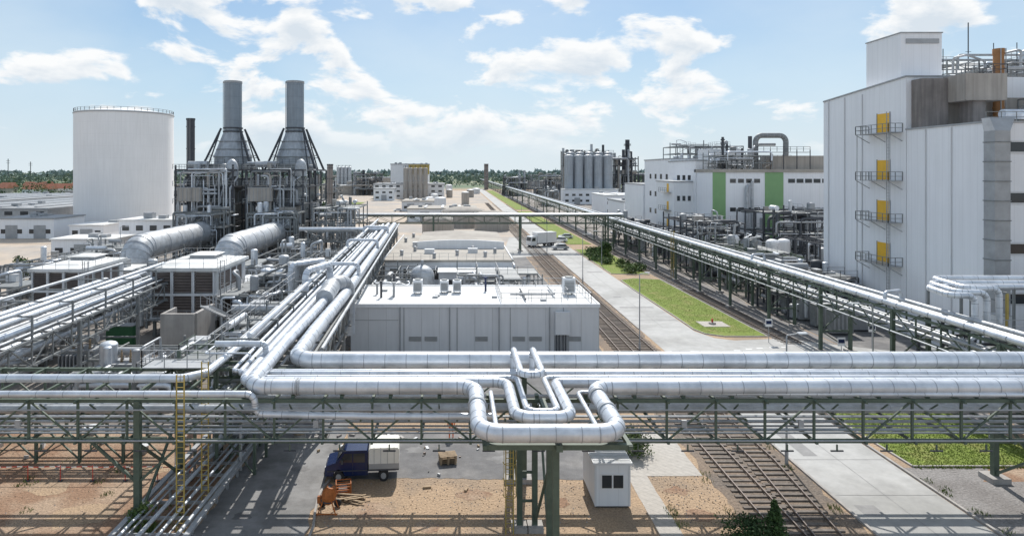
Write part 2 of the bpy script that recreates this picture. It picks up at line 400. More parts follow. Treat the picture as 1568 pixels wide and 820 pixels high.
for _ in range(70):
    x,y=R.choice([(R.uniform(22.3,23.1),R.uniform(25,60)),(R.uniform(16,16.9),R.uniform(33,56)),(R.uniform(-18,-15.6),R.uniform(33,40)),(R.uniform(-32,-18),R.uniform(36,49)),(R.uniform(-75,-45),R.uniform(55,75)),(R.uniform(12.5,12.8),R.uniform(34,43)),(R.uniform(30.2,30.8),R.uniform(30,44))])
    tufts(x-.35,x+.35,y-.35,y+.35,R.randint(12,40),.12,.01,.025,(leafb,leafc,grass))
tufts(-17.6,-16.8,34,37,500,.35,.01,.03,(leafb,leafc)); tufts(-90,-80,105,125,500,.6,.01,.1,(leafc,leafb))
g.done()
g=G('road_kerb')
for x in(23.1,29.95):
    for a,b in((10,59),(83,158) if x<25 else (200,400),(180,400)): g.box(x-.08,x+.08,a,b,0,.13,conc)
pp=[(-8.25,42.3),(-8.5,41.4),(-8.5,40),(-8.35,38.4),(-8.1,36.8),(-8.1,34)]
for a,b in zip(pp,pp[1:]): g.beam((a[0],a[1],.04),(b[0],b[1],.04),.14,conc,.14)
g.done()
g=G('road_marking')
for i in range(9): g.box(31.2+i*.9,31.7+i*.9,66,66.5,.026,.03,paint)
for x,y in((31,73),(32.6,73.6),(34,74),(35.6,74.3),(37,74.4)): g.box(x,x+.7,y,y+.3,.026,.03,paint)
g.done()
g=G('road_patches')
for x0,x1,y0,y1 in((23.8,25.0,38,39.2),(27.4,29.2,52,53.2),(24,29,96,96.8),(25,26.2,104,105),(26,29,130,131),(24,26,70,73),(24.4,25.4,46,50),(23.5,29.6,58,58.2),(23.5,29.6,88,88.2),(23.5,29.6,112,112.2),(26.45,26.5,20,58),(26.45,26.5,84,158),(23.4,29.7,40.4,40.45),(23.4,29.7,45.4,45.45),(23.4,29.7,50.4,50.45)):
    g.add([(x0,y0,.0268),(x1,y0,.0268),(x1,y1,.0268),(x0,y1,.0268)],[(0,1,2,3)],patchm)
g.c['v']=[(a,b,c+i//4*.0002) for i,(a,b,c) in enumerate(g.c['v'])]
g.done()
g=G('lawn_manhole_pad'); g.box(31.8,35.2,84,87,.05,.13,paving); g.cyl((33.4,85.5,.13),(33.4,85.5,.35),.45,conc,16); g.cyl((33.4,85.5,.35),(33.4,85.5,.8),.12,redp,10); g.done()
# ---------------------------------------------------------------- railways
def track(name,fx,y0,y1,sl=.68):
    g=G(name); g.part('sleepers'); y=y0
    while y<y1:
        x=fx(y); g.box(x-1.25+R.uniform(-.06,.06),x+1.25,y-.11,y+.11,.01,.09+R.uniform(-.02,.01),sleeper); y+=sl*(1 if y<110 else 2)+R.uniform(-.02,.02)
    g.part('rails')
    st=3.
    k=int((y1-y0)/st)
    for sd in(-.75,.75):
        for i in range(k):
            a=y0+i*st;b=a+st
            g.beam((fx(a)+sd,a,.17),(fx(b)+sd,b,.17),.07,rust,.14)
    g.done()
track('railway_track',lambda y:18.3+ (0.6*min(1,max(0,(y-36)/50)) if y<150 else .6),15,420)
track('railway_track',lambda y:21.1-(max(0,45-y))*.09 if y<60 else 21.1,18,300)
track('railway_track',lambda y:39.2,76,500)
# ---------------------------------------------------------------- front pipe rack
g=G('pipe_bridge'); g.part('steelwork')
rack(g,(-46,39.5),(64,39.5),5.8,4.95,7.2,2.75,steel)
for x in(-17.9,34.9,-40,60):
    for y in(36.6,42.4):
        g.beam((x,y,0),(x,y,7.2),.34,steel); g.box(x-.6,x+.6,y-.6,y+.6,0,.35,conc)
    g.beam((x,36.6,.4),(x,42.4,4.8),.14,steel); g.beam((x,42.4,.4),(x,36.6,4.8),.14,steel)
    g.beam((x-2.6,36.6,4.9),(x,36.6,2.6),.14,steel); g.beam((x+2.6,36.6,4.9),(x,36.6,2.6),.14,steel)
for x,y in((3.5,36.6),(4.35,36.6),(3.5,42.3),(4.35,42.3),(4.75,31.4),(4.75,33.6)):
    g.beam((x,y,0),(x,y,7.15),.3,steel); g.box(x-.45,x+.45,y-.45,y+.45,0,.3,conc)
g.beam((4.75,30.2,7.2),(4.75,36.6,7.2),.3,steel,.3); g.beam((1.2,32.4,7.15),(8.2,32.4,7.15),.25,steel); g.beam((1.2,30.6,7.15),(8.2,30.6,7.15),.25,steel)
g.beam((3.5,36.6,.3),(3.5,42.3,4.9),.12,steel);g.beam((3.5,42.3,.3),(3.5,36.6,4.9),.12,steel)
g.beam((4.35,36.6,.3),(4.75,33.6,4.9),.12,steel);g.beam((4.75,33.6,.3),(4.75,36.6,4.9),.12,steel)
for z in(1.6,3.2): g.beam((3.5,36.6,z),(4.35,36.6,z),.12,steel)
for x in (1.3,8.1): g.beam((x,30.4,7.15),(x,36.6,7.15),.2,steel)
x=-45
while x<62:
    g.beam((x,36.1,4.95),(x,36.1,4.6),.07,steel); g.beam((x-.35,36.1,4.6),(x+.35,36.1,4.6),.07,dark)
    g.beam((x,36.0,7.2),(x,36.6,6.7),.07,steel); g.box(x-.1,x+.1,36.75,37.15,7.28,7.44,steel); g.box(x-.1,x+.1,41.8,42.2,7.28,7.42,steel); x+=2.75
g.part('walkway'); g.box(-46,64,41.4,42.2,5.08,5.12,galv)
g.part('lower_pipes')
for y,z,r,m in((37.4,6.0,.07,alud),(38.3,6.15,.24,alud),(39.4,6.0,.09,alud),(40.5,6.1,.13,alud),
               (37.1,5.2,.06,galv),(37.5,5.22,.09,alud),(38.1,5.2,.06,galv),(38.8,5.2,.1,alud),(39.6,5.2,.08,galv),(40.4,5.2,.11,alud),(36.35,5.05,.05,galv),(36.25,6.8,.045,galv)):
    g.pipe([(-46,y,z),(64,y,z)],r,m,8,ring=4 if r>.15 else 0)
x=-44
while x<62: g.beam((x,37.2,5.85),(x,41,5.85),.1,steel); x+=2.75
g.part('ladder'); g.ladder((-15.3,36.1,0),8.8,yelld,.42,False); g.ladder((-14.9,38.6,0),8.8,yelld,.4,False); g.ladder((2.9,36.1,0),5.6,yelld,.42)
g.part('junction_boxes')
for x in(-36,-24.6,-8,12.5,19,33): g.box(x,x+.28,36.3,36.42,5.8,6.2,galv)
g.done()
Z=7.85
def LX(y,o=0): return -11.2-(y-45)*.04+o
g=G('insulated_pipeline')
g.pipe([(63,42.,Z+.08),(LX(42,.6),42.,Z+.08),(LX(50,.6),50,Z+.08),(LX(63,.9),63,Z+.08),(LX(150,1),150,Z+.08)],.52,alu,20,bend=1.3,ring=1.35)
g.done()
g=G('insulated_pipeline')
g.pipe([(63,36.95,Z),(7.65,36.95,Z),(7.65,30.4,Z),(1.05,30.4,Z),(1.05,37.0,Z),(LX(38,-.9),37.0,Z),(LX(46,-.75),45.5,Z+.25),(LX(62,-.4),62,Z+.25),(LX(150,-.4),150,Z+.1)],.42,alu,20,bend=1.05,ring=1.2)
for x,y in((7.65,35.4),(7.65,33.2),(1.05,34),(-9,37)):
    d=V(0,1,0) if x>0 else V(1,0,0); c=V(x,y,Z); g.cyl(c-d*.12,c-d*.02,.49,alud,20); g.cyl(c+d*.02,c+d*.12,.49,alud,20)
g.done()
g=G('insulated_pipeline')
g.pipe([(63,38.3,Z-.2),(6.55,38.3,Z-.2),(5.75,38.3,Z-.2),(5.75,32.5,Z-.05),(2.95,32.5,Z-.05),(2.95,38.4,Z-.2),(LX(39,-1.7),38.4,Z-.2),(LX(46,-1.6),46,Z),(LX(150,-1.6),150,Z)],.3,alu,16,bend=.85,ring=1.2)
g.done()
g=G('insulated_pipeline')
g.pipe([(63,39.4,Z-.25),(5.2,39.4,Z-.25),(5.2,33.4,Z-.1),(3.6,33.4,Z-.1),(3.6,39.4,Z-.25),(LX(40,-1),39.4,Z-.25)],.17,alu,12,bend=.6,ring=2)
g.done()
for y,r,o in((40.2,.2,-2.4),(40.75,.13,-3)):
    g=G('insulated_pipeline'); g.pipe([(63,y,Z-.25),(LX(40,o),y,Z-.25),(LX(48,o),48,Z-.2),(LX(150,o),150,Z-.2)],r,alu,12,ring=1.8); g.done()
g=G('insulated_pipeline')
g.pipe([(3.55,41.3,Z-.3),(3.55,41.3,Z+1.0),(3.55,36.0,Z+1.0),(4.75,36.0,Z+1.0),(4.75,41.3,Z+1.0),(4.75,41.3,Z-.3)],.2,alu,12,ring=1.2); g.done()
g=G('insulated_pipeline'); g.pipe([(1.9,36.9,Z-.3),(1.9,31.4,Z-.25),(6.8,31.4,Z-.25),(6.8,36.9,Z-.3),(63,36.2,Z-.35)],.13,alu,10,ring=1.5); g.done()
g=G('insulated_pipeline'); g.pipe([(-46,38.5,Z),(-16.2,38.5,Z),(-15.2,39.5,Z),(-15.2,46,Z),(-15.9,62,Z)],.24,alu,14,ring=1.5); g.done()
g=G('insulated_pipeline'); g.pipe([(-46,36.5,Z-.25),(-11.3,36.5,Z-.25),(-11.3,36.5,6.5),(-5,36.4,6.4),(2,36.4,6.4)],.19,alu,12,ring=1.5); g.done()
g=G('insulated_pipeline'); g.pipe([(-15.9,43,8.7),(-13.2,43,8.7),(-12.6,43,8.7),(-12.6,43,6.5)],.2,alu,12,ring=1.5); g.done()
g=G('insulated_pipeline'); g.pipe([(-46,39.8,Z-.3),(-18,39.8,Z-.3)],.12,alu,10,ring=2); g.done()
# ---------------------------------------------------------------- longitudinal west rack
g=G('pipe_bridge'); g.part('steelwork')
rack(g,(LX(43,-2),43),(LX(160,-2),160),6.4,4.9,7.2,3.,steelg,12,.3,off=6)
g.part('pipes')
for o,r,z,m in((-3.8,.16,7.6,alud),(-4.4,.22,7.65,alu),(-4.9,.1,7.5,galv),(.1,.12,7.5,alu),(1.7,.15,7.5,alud),(-1.,.1,7.45,galv),(-2.,.12,5.3,alud),(-3,.2,5.35,alu),(-.5,.25,5.4,alu),(.6,.15,5.3,alud),(-4.6,.3,5.4,alud),(-3.4,.2,8.5,alu)):
    g.pipe([(LX(46,o),46,z),(LX(158,o),158,z)],r,m,8,ring=4 if r>.15 else 0)
g.part('expansion_loop')
for y in(74,100,124):
    g.pipe([(LX(y,-3.4),y,8.4),(LX(y,-3.4),y,9.6),(LX(y,1.2),y,9.6),(LX(y,1.2),y,8.2),(LX(y+8,1.2),y+8,8.2)],.22,alu,12,ring=1.4)
g.pipe([(-20.5,68,5.4),(-15.8,68,5.4),(-15.8,68,9.7),(-14.2,73,9.7),(-14.2,73,8)],.36,alu,16,ring=1.)
g.pipe([(-22,64,6.6),(-17.4,64,6.6),(-17.4,70,6.6),(-17.4,70,3)],.42,alud,16,ring=1.)
g.pipe([(-19.4,76,1),(-19.4,76,9.2),(-16.4,80,9.2)],.3,alu,14,ring=1.)
g.pipe([(-20.5,83,1),(-20.5,83,8.6),(-17,83,8.6)],.45,alud,14,ring=1.)
g.part('duct_elbow')
g.pipe([(-12.2,60,8.4),(-12.2,64,8.9),(-11.2,66.5,8.9),(-11.2,66.5,3.5)],.8,alud,20,bend=1.4,ring=.8)
g.part('railing'); g.rail([(-17.6,46,7.3),(-18.8,76,7.3)],galv)
g.part('hangers')
y=46
while y<158:
    g.beam((LX(y,-5.2),y,7.2),(LX(y,-5.2),y,8.6),.12,steelg); g.beam((LX(y,-2.8),y,7.2),(LX(y,-2.8),y,8.3),.12,steelg); g.beam((LX(y,-5.2),y,8.25),(LX(y,-2.8),y,8.25),.12,steelg); y+=6
g.done()
g=G('valve_platform'); rr=random.Random(3)
frame(g,-18.4,-13.4,43.2,48.5,[3.2,5.6,7.4],2,2,steel,rr,equip=3,pipes=12,cw=.18,top=False)
g.stair((-19.6,47.5,5.6),(-19.6,42.5,7.6),.8,galv); g.box(-19.9,-15.6,41.2,42.9,7.6,7.66,galv); g.rail([(-19.9,41.2,7.66),(-15.6,41.2,7.66)],galv); g.rail([(-19.9,41.2,7.66),(-19.9,42.9,7.66)],galv)
g.done()
g=G('valve_platform'); rr=random.Random(5)
frame(g,-21,-17,56,70,[3,6],2,4,steelg,rr,equip=4,pipes=26,cw=.2); g.stair((-22,70,3),(-22,63,6),.8,galv); g.stair((-22,63,6),(-22,57,8.3),.8,galv)
g.done()
g=G('valve_platform'); rr=random.Random(6)
frame(g,-26,-18,84,112,[3.5,6.5],3,5,steelg,rr,equip=12,pipes=40,cw=.22); g.done()
# ---------------------------------------------------------------- west rack parallel
g=G('pipe_bridge'); g.part('steelwork'); rack(g,(-37,43),(-39,84),7.2,4.6,6.6,3.,steelg,12,.3,off=4); rack(g,(-50,43),(-51,74),4,3.6,5.4,3.,steelg,12,.25,off=4)
g.part('pipes')
for o,r,z,m in((-3.2,.26,7.1,alu),(-2.2,.2,7.0,alud),(-1.3,.2,7.05,alu),(-.4,.32,7.15,alu),(.6,.14,7,alud),(1.3,.14,7,galv),(2.2,.26,7.1,alu),(3.1,.12,6.95,alud),(-2,.2,5.1,alud),(0,.3,5.1,alu),(2,.2,5.1,alud)):
    e=84+R.uniform(-6,3); g.pipe([(-37+o,39,z),(-39+o,e,z),(-39+o,e,1)],r,m,10,ring=3 if r>.15 else 0)
for o,r in((-1.5,.2),(-.6,.16),(.4,.24),(1.4,.16)): g.pipe([(-50+o,40,5.9),(-51+o,73,5.9),(-51+o,73,1)],r,alu,8)
g.part('hangers')
for i in range(7):
    y=46+i*6; x=-37-(y-43)*.049
    for o in(-3.6,3.6): g.beam((x+o,y,6.6),(x+o,y,8.6),.14,steelg)
    g.beam((x-3.6,y,8.5),(x+3.6,y,8.5),.12,steelg)
g.pipe([(-39.5,44,8.8),(-41,80,8.8)],.15,alud,8); g.pipe([(-34.5,44,8.8),(-36,80,8.8)],.2,alu,8)
g.done()
g=G('pipe_support_frame')
for x in range(-38,-21,3):
    for y in(45,48.5): g.beam((x,y,0),(x,y,3),.18,steel)
    g.beam((x,44.6,3),(x,48.9,3),.2,steel); g.beam((x,45,.2),(x+3,45,2.9),.09,steel); g.beam((x,45,2.9),(x+3,45,.2),.09,steel)
for z in(1.7,3.1): g.beam((-39,45,z),(-20,45,z),.14,steel); g.beam((-39,48.5,z),(-20,48.5,z),.14,steel)
for y,r in((45.4,.14),(46,.2),(46.8,.1),(47.6,.2),(48.2,.12)): g.cyl((-41,y,3.35),(-20,y,3.35),r,rr.choice([alu,alud,galv]),8)
g.done()
g=G('low_pipe_run'); g.part('supports')
for i in range(14):
    y=31+i*1.7; x=-16.2+(y-31)*.03
    g.beam((x-1.7,y,.9),(x+1.7,y,.9),.16,galv,.14); g.beam((x-1.4,y,0),(x-1.4,y,.9),.14,galv); g.beam((x+1.4,y,0),(x+1.4,y,.9),.14,galv)
g.part('pipes')
for o,r,m in((-1.5,.09,alu),(-1.1,.06,galv),(-.5,.12,alu),(0.1,.05,galv),(.5,.09,alu),(1.0,.05,galv),(1.5,.12,alud)): g.cyl((-16.2+o,29,1.1),(-15.6+o,56,1.1),r,m,8)
g.part('tray'); g.box(-18.2,-17.9,29,56,.95,1.1,galv); g.box(-14.3,-14.0,29,54,.95,1.1,galv)
g.done()
# ---------------------------------------------------------------- long east rack
g=G('pipe_bridge'); g.part('steelwork'); rack(g,(42,42.5),(42,210),3.3,5.3,7.2,3.,steel,12,.32,off=6); rack(g,(42,210),(42,1150),3.3,5.3,7.2,9.,steel,36,.4,off=12)
g.part('pipes')
for x,r,z,m in((40.6,.3,7.75,alu),(41.4,.14,7.6,alud),(42.0,.16,7.6,alud),(42.8,.24,7.7,alud),(43.5,.12,7.5,galv),(41,.16,5.7,alud),(42.2,.22,5.75,alud),(43.1,.15,5.7,alud),(40.3,.06,6.4,galv)):
    g.pipe([(x,43,z),(x,1150,z)],r,m,8)
y=48
while y<200: g.cyl((40.6,y-.04,7.75),(40.6,y+.04,7.75),.312,alub,12); g.cyl((42.8,y-.04,7.7),(42.8,y+.04,7.7),.25,alub,12); y+=2
g.part('small_loops')
for y in(62,90): g.pipe([(40.6,y,7.8),(40.6,y,8.6),(42.8,y+1,8.6),(42.8,y+1,7.8)],.16,alu,10)
g.pipe([(40.6,43,7.85),(40.6,38.2,7.85),(39,36.95,7.85)],.4,alu,12,ring=1.3)
g.part('ladder'); g.ladder((40.2,122,0),9,yelld)
g.part('brackets')
y=48
while y<200: g.beam((40.35,y,5.3),(39.6,y,5.3),.1,steel); g.beam((39.6,y,5.3),(40.35,y,4.6),.08,steel); g.beam((39.7,y,5.35),(39.7,y,5.6),.06,dark); y+=3
g.pipe([(39.75,44,5.45),(39.75,200,5.45)],.07,alud,6)
g.done()
g=G('pipe_bridge'); g.part('steelwork'); rack(g,(-36,166),(42,166),3.2,7,8.8,4,steel,22,.35,off=8)
g.part('pipes')
for y,r in((164.9,.2),(165.6,.26),(166.4,.16),(167.2,.28)): g.cyl((-36,y,9.2),(42,y,9.2),r,alud,8)
g.done()
g=G('pipe_bridge'); rack(g,(-30,133),(-16,133),3,6,8,3,steelg,7,.3); g.cyl((-32,132.5,8.4),(-14,132.5,8.4),.4,alu,10); g.cyl((-32,133.6,8.4),(-14,133.6,8.4),.3,alu,10); g.done()
# ---------------------------------------------------------------- switchgear building
g=G('switchgear_building'); g.part('walls'); x0,x1,y0,y1,h=-11.4,15.2,70,81.6,5.75
g.box(x0,x1,y0,y1,0,h-.25,greyp)
g.part('plinth'); g.box(x0-.05,x1+.05,y0-.06,y1+.05,0,.35,conc)
g.part('roof'); g.box(x0-.12,x1+.12,y0-.12,y1+.12,h-.25,h,whitep); g.box(x0+.1,x1-.1,y0+.1,y1-.1,h,h+.03,wroof)
for a,b,c,d in((x0-.12,x1+.12,y0-.12,y0+.08),(x0-.12,x1+.12,y1-.08,y1+.12),(x0-.12,x0+.08,y0+.08,y1-.08),(x1-.08,x1+.12,y0+.08,y1-.08)): g.box(a,b,c,d,h,h+.14,whitep)
for i in range(1,8): g.box(x0+i*3.3,x0+i*3.3+.05,y0+.2,y1-.2,h+.03,h+.045,galv)
g.part('wall_joints')
for i in range(1,15):
    x=x0+i*(x1-x0)/14.; w=.1 if i in(3,6,9,12) else .04
    g.box(x-w/2,x+w/2,y0-.03,y0,.35,h-.27,galv if w>.08 else louver2)
g.part('downpipe')
for x in(-6.1,-.8,4.5,9.9): g.cyl((x,y0-.14,.2),(x,y0-.14,h-.2),.06,galv,8)
g.box(x0,-6.3,y0-.025,y0,4.1,4.16,galv)
g.part('louvers')
for x in(-4.5,-2.8,2.6,6.6,8.4,12.6):
    g.box(x-.7,x+.7,y0-.05,y0-.03,1.9,2.4,louver2)
    for j in range(4): g.box(x-.65,x+.65,y0-.09,y0-.05,1.94+j*.12,1.99+j*.12,steelg)
g.part('doors'); g.box(10.4,11.2,y0-.06,y0-.01,0.35,2.5,galv); g.box(11.3,12.0,y0-.06,y0-.01,.35,2.5,galv); g.box(10.45,12,y0-.6,y0-.1,2.7,5.1,greyp)
for x in(10.6,10.9,11.3,11.6): g.cyl((x,y0-.3,.3),(x,y0-.3,2.7),.06,dark,6)
g.part('roof_units')
for x,y,s in((-4.6,76.5,1.),(-1.5,77,.9),(0,77,.9),(13,76,1.25)):
    g.box(x-.55*s,x+.55*s,y-.5,y+.5,h+.25,h+.25+1.4*s,whitep); g.box(x-.45*s,x+.45*s,y-.53,y-.5,h+.4,h+.1+1.3*s,louver2)
    for j in range(7): g.box(x-.43*s,x+.43*s,y-.56,y-.53,h+.45+j*.13*s,h+.5+j*.13*s,steelg)
    g.box(x-.4,x-.3,y-.4,y+.4,h,h+.25,galv); g.box(x+.3,x+.4,y-.4,y+.4,h,h+.25,galv)
    g.cyl((x,y,h+.25+1.4*s),(x,y,h+.35+1.4*s),.4*s,steelg,14)
for x,y,hh,m in((-8.6,74,1.8,dark),(-7.3,75.5,2.4,dark),(-7.2,74.3,1.6,galv),(-9.3,76,1.2,galv),(3.4,78,1.6,navy)):
    g.cyl((x,y,h),(x,y,h+hh),.13,m,10); g.cyl((x,y,h+hh),(x,y,h+hh+.12),.25,m,10)
for _ in range(8):
    x=R.uniform(-10,12);y=R.uniform(72,80); g.box(x-.3,x+.3,y-.3,y+.3,h+.02,h+.25,galv)
g.part('roof_railing'); g.rail([(4.8,71,h),(14.6,71,h),(14.6,81,h),(4.8,81,h)],galv,w=.05,close=True); g.rail([(8,73,h),(12.4,73,h),(12.4,77,h)],galv)
g.pipe([(6,74,h+.4),(11,74,h+.4),(11,79,h+.4)],.12,galv,8); g.pipe([(7.5,71.5,h+.3),(7.5,78,h+.3)],.1,dark,8)
g.done()
g=G('dome_vessel'); g.cyl((-4.9,92,0),(-4.9,92,5.4),1.7,alud,20); g.dome((-4.9,92,5.4),1.7,1.5,alud,20); g.cyl((-4.9,92,6.8),(-4.9,92,7.6),.2,galv,8); g.rail([(-7,90,5.4),(-3,90,5.4),(-3,94,5.4),(-7,94,5.4)],galv,close=True); g.done()
g=G('workshop_building'); g.part('walls'); g.box(-12.4,9.4,112,155,0,4.6,whitep); g.box(-3,9.2,106,112,0,3.6,greyp)
g.part('roof'); g.box(-12.7,9.7,111.7,155.3,4.6,4.95,tanroof); g.box(-3.2,9.4,105.8,111.7,3.6,3.8,wroof)
for x in(-12.6,9.5): g.box(x-.1,x+.1,111.7,155.3,4.95,5.15,greyp)
g.part('roof_hall')
n=10; prof=[(-7.8,4.95),(-7.8,6.3)]+[(-7.8+17*i/n,6.3+.4*math.sin(math.pi*i/n)) for i in range(1,n)]+[(9.2,6.3),(9.2,4.95)]
g.prism(prof,128,128.5,whitep); prof2=[(x,max(4.95,z-.1)) for x,z in prof]; g.prism(prof2,128.5,150,tanroof)
g.part('windows')
for i in range(4): g.box(-11.5+i*2.3,-10+i*2.3,111.93,111.99,1.6,3.4,glass)
for i in range(5): g.box(-2+i*2.1,-.8+i*2.1,105.93,105.99,1.2,2.5,glass)
g.part('roof_vents')
for x,y in((-10,118),(-8,124),(0,118),(5,116),(7,121),(-11,140),(-10,150),(2,150),(-4,114),(3,124)): g.cyl((x,y,4.95),(x,y,5.7),.3,galv,10); g.dome((x,y,5.7),.42,.25,galv,10,3)
for x,y in((-6,120),(2,121),(-9,132)): g.box(x,x+1.8,y,y+1.2,4.95,5.8,greyp)
g.rail([(-12.5,112,4.95),(9.5,112,4.95)],galv)
g.part('side_pipes'); g.pipe([(9.8,112,1),(9.8,112,4),(9.8,150,4)],.2,alu,8); g.done()
g=G('process_unit'); rr=random.Random(9); frame(g,0,12,92,102,[3,4.8],4,2,steelg,rr,equip=7,pipes=14,cw=.16,top=False,fp=.15); g.done()
g=G('process_unit'); rr=random.Random(10); frame(g,-12,-6,84,104,[3,5],2,4,steelg,rr,equip=5,pipes=14,cw=.16,top=False,fp=.15); g.done()
for x,y,r in((2,240,8),(-6,205,5),(12,225,6)):
    g=G('storage_tank'); g.cyl((x,y,0),(x,y,5),r,tanbox,28); g.dome((x,y,5),r,r*.3,tanroof,28,4); g.rail([(x+r*math.cos(a*.52),y+r*math.sin(a*.52),5) for a in range(12)],galv,w=.08,close=True,step=3); g.done()
# ---------------------------------------------------------------- white storage tank
g=G('large_storage_tank'); g.part('shell'); g.cyl((-120,236,0),(-120,236,41),16.2,tank_m,72)
g.part('roof'); g.sweep([(-120,236,41),(-120,236,43)],[16.2,2],tank_m,72); g.cyl((-120,236,40.4),(-120,236,40.7),16.4,galv,72)
g.part('railing'); g.rail([(-120+16.1*math.cos(a*math.pi/24),236+16.1*math.sin(a*math.pi/24),41) for a in range(48)],galv,w=.1,h=1.1,close=True,step=2)
g.done()
def chimney(x,y,r,h,m,cap=dark,n=18,z0=0):
    g=G('chimney'); g.part('shaft'); g.cyl((x,y,z0),(x,y,h),r,m,n); g.part('rings')
    for k in(.25,.5,.75,.93): z=z0+(h-z0)*k; g.cyl((x,y,z),(x,y,z+.2),r*1.1,cap,n)
    g.cyl((x,y,h-.5),(x,y,h+.05),r*1.1,cap,n); g.part('ladder'); g.beam((x+.3,y-r-.15,z0+2),(x+.3,y-r-.15,h),.08,galv); g.beam((x-.3,y-r-.15,z0+2),(x-.3,y-r-.15,h),.08,galv); g.done()
chimney(-77.5,190,1.15,35.5,dark); chimney(-49.6,255,1.15,23,concd); chimney(33,740,2.4,29,concd); chimney(65.0,78.4,.55,34.7,brownst,brownst,z0=25.2)
# ---------------------------------------------------------------- boilers
def hrsg(xc,seed):
    rr=random.Random(seed); g=G('heat_recovery_boiler')
    Y=167
    g.part('casing'); g.box(xc-4.2,xc+4.2,152,176,3.5,18.5,steelg)
    g.box(xc-5.6,xc-.2,146.6,152,13.4,16.4,tanbox); g.box(xc+1.2,xc+5,147.3,152,9.6,12,tanbox); g.box(xc-3,xc+3,150,152,4,10,alud); g.box(xc-5.7,xc-.1,146.5,152,16.4,16.55,galv)
    for i in range(6): g.box(xc-5.3+i*.95,xc-5.2+i*.95,146.52,146.6,13.4,16.4,galv)
    g.part('steelwork'); frame(g,xc-6.5,xc+6.5,148,174,[4.2,8.4,12.6,16.6,20.4],4,4,dark,rr,equip=13,pipes=60,cw=.34,big=1.05,fp=.4,pm=[alu,alud,alud,galv,steelg,tanbox])
    frame(g,xc-4,xc+7,141,147.5,[4,8,11],3,2,steelg,rr,equip=6,pipes=22,cw=.28,fp=.35)
    g.rail([(xc-7,147.6,12.8),(xc+7,147.6,12.8)],galv,w=.08); g.rail([(xc-7,147.6,20.6),(xc+7,147.6,20.6)],galv,w=.08); g.rail([(xc-7,147.6,16.8),(xc+7,147.6,16.8)],galv,w=.08)
    g.part('drums'); g.cyl((xc-6,154,21.8),(xc-1.5,154,21.8),.75,alud,14); g.dome((xc+5.3,151,20.6),1.4,2.4,alud,14); g.cyl((xc+5.3,151,19),(xc+5.3,151,20.7),1.4,alud,14); g.box(xc-4.5,xc+4.5,162,172,20.4,22,steelg)
    for i in range(9):
        x=xc-6+i*1.5; g.pipe([(x,147.6,rr.uniform(1,6)),(x,147.6,rr.uniform(9,18)),(x+rr.choice([-1,1]),150,19)],rr.choice([.1,.16,.24]),rr.choice([alu,alud,galv]),8)
    g.part('hopper')
    g.sweep([(xc,Y,22),(xc,Y,23.6)],[4.9,4.8],hopm,8,smooth=False); g.sweep([(xc,Y,23.6),(xc,Y,30.4)],[4.8,2.2],hopm,16,smooth=True)
    for z,r in((23.7,4.85),(25.6,4.15),(27.6,3.38)): g.cyl((xc,Y,z),(xc,Y,z+.15),r,steelg,20)
    g.part('stack'); g.cyl((xc,Y,30),(xc,Y,43),2.2,stackm,32); g.cyl((xc,Y,42.6),(xc,Y,43.1),2.3,galv,32); g.cyl((xc,Y,43.1),(xc,Y,43.15),2.0,dark,32); g.beam((xc-2.3,Y-.6,30),(xc-2.3,Y-.6,43),.12,galv)
    g.part('stack_supports')
    for z,r in((31,2.45),(30.1,2.5)): g.cyl((xc,Y,z),(xc,Y,z+.3),r,dark,24)
    C=[]
    for sx in(-1,1):
        for sy in(-1,1):
            p=V(xc+sx*6.3,Y+sy*5,20.5); q=V(xc+sx*2.4,Y+sy*1.8,31); C.append((p,q)); g.beam(p,q,.42,dark)
            p2=V(xc+sx*4.6,Y+sy*5.6,20.5); g.beam(p2,q,.25,dark)
            for t in(.3,.55,.78): g.beam(p.lerp(q,t),p2.lerp(q,t),.15,dark)
    for t in(.35,.7):
        for a,b in((0,1),(2,3)): g.beam(C[a][0].lerp(C[a][1],t),C[b][0].lerp(C[b][1],t),.16,dark)
    g.rail([(xc-5,161,22),(xc+5,161,22)],dark,w=.08)
    g.part('exhaust_duct'); g.pipe([(xc+2,150,6.8),(xc+2,112,6.8),(xc+2,112,1)],2.4,alud,32,bend=4.2,ring=5,rmat=alub,segs=10); g.cyl((xc+2,112,2.4),(xc+2,112,3.4),2.55,dark,28)
    for y in(118,126,134):
        for sx in(-2.6,2.6): g.beam((xc+2+sx,y,0),(xc+2+sx,y,6),.3,steelg)
    g.done()
hrsg(-57.3,21); hrsg(-41.4,22)
g=G('pipe_bridge'); rack(g,(-52,163),(-46,163),2.5,20,21.6,3,dark); g.cyl((-52,162,22.2),(-44,162,22.2),.35,alud,10); g.done()
g=G('turbine_enclosure'); g.part('walls'); g.box(-60,-51,98,108,0,4.6,greyp); g.box(-43,-35,98,108,0,4.2,greyp); g.part('roof'); g.box(-60.2,-50.8,97.8,108.2,4.6,4.8,wroof); g.box(-43.2,-34.8,97.8,108.2,4.2,4.4,wroof)
g.part('vents')
for x,y in((-58,100),(-54,104),(-41,101),(-38,104)): g.box(x,x+1.4,y,y+1.4,4.4,6,galv)
for i in range(4): g.box(-59+i*2,-57.8+i*2,97.9,97.97,1,3,louver)
g.done()
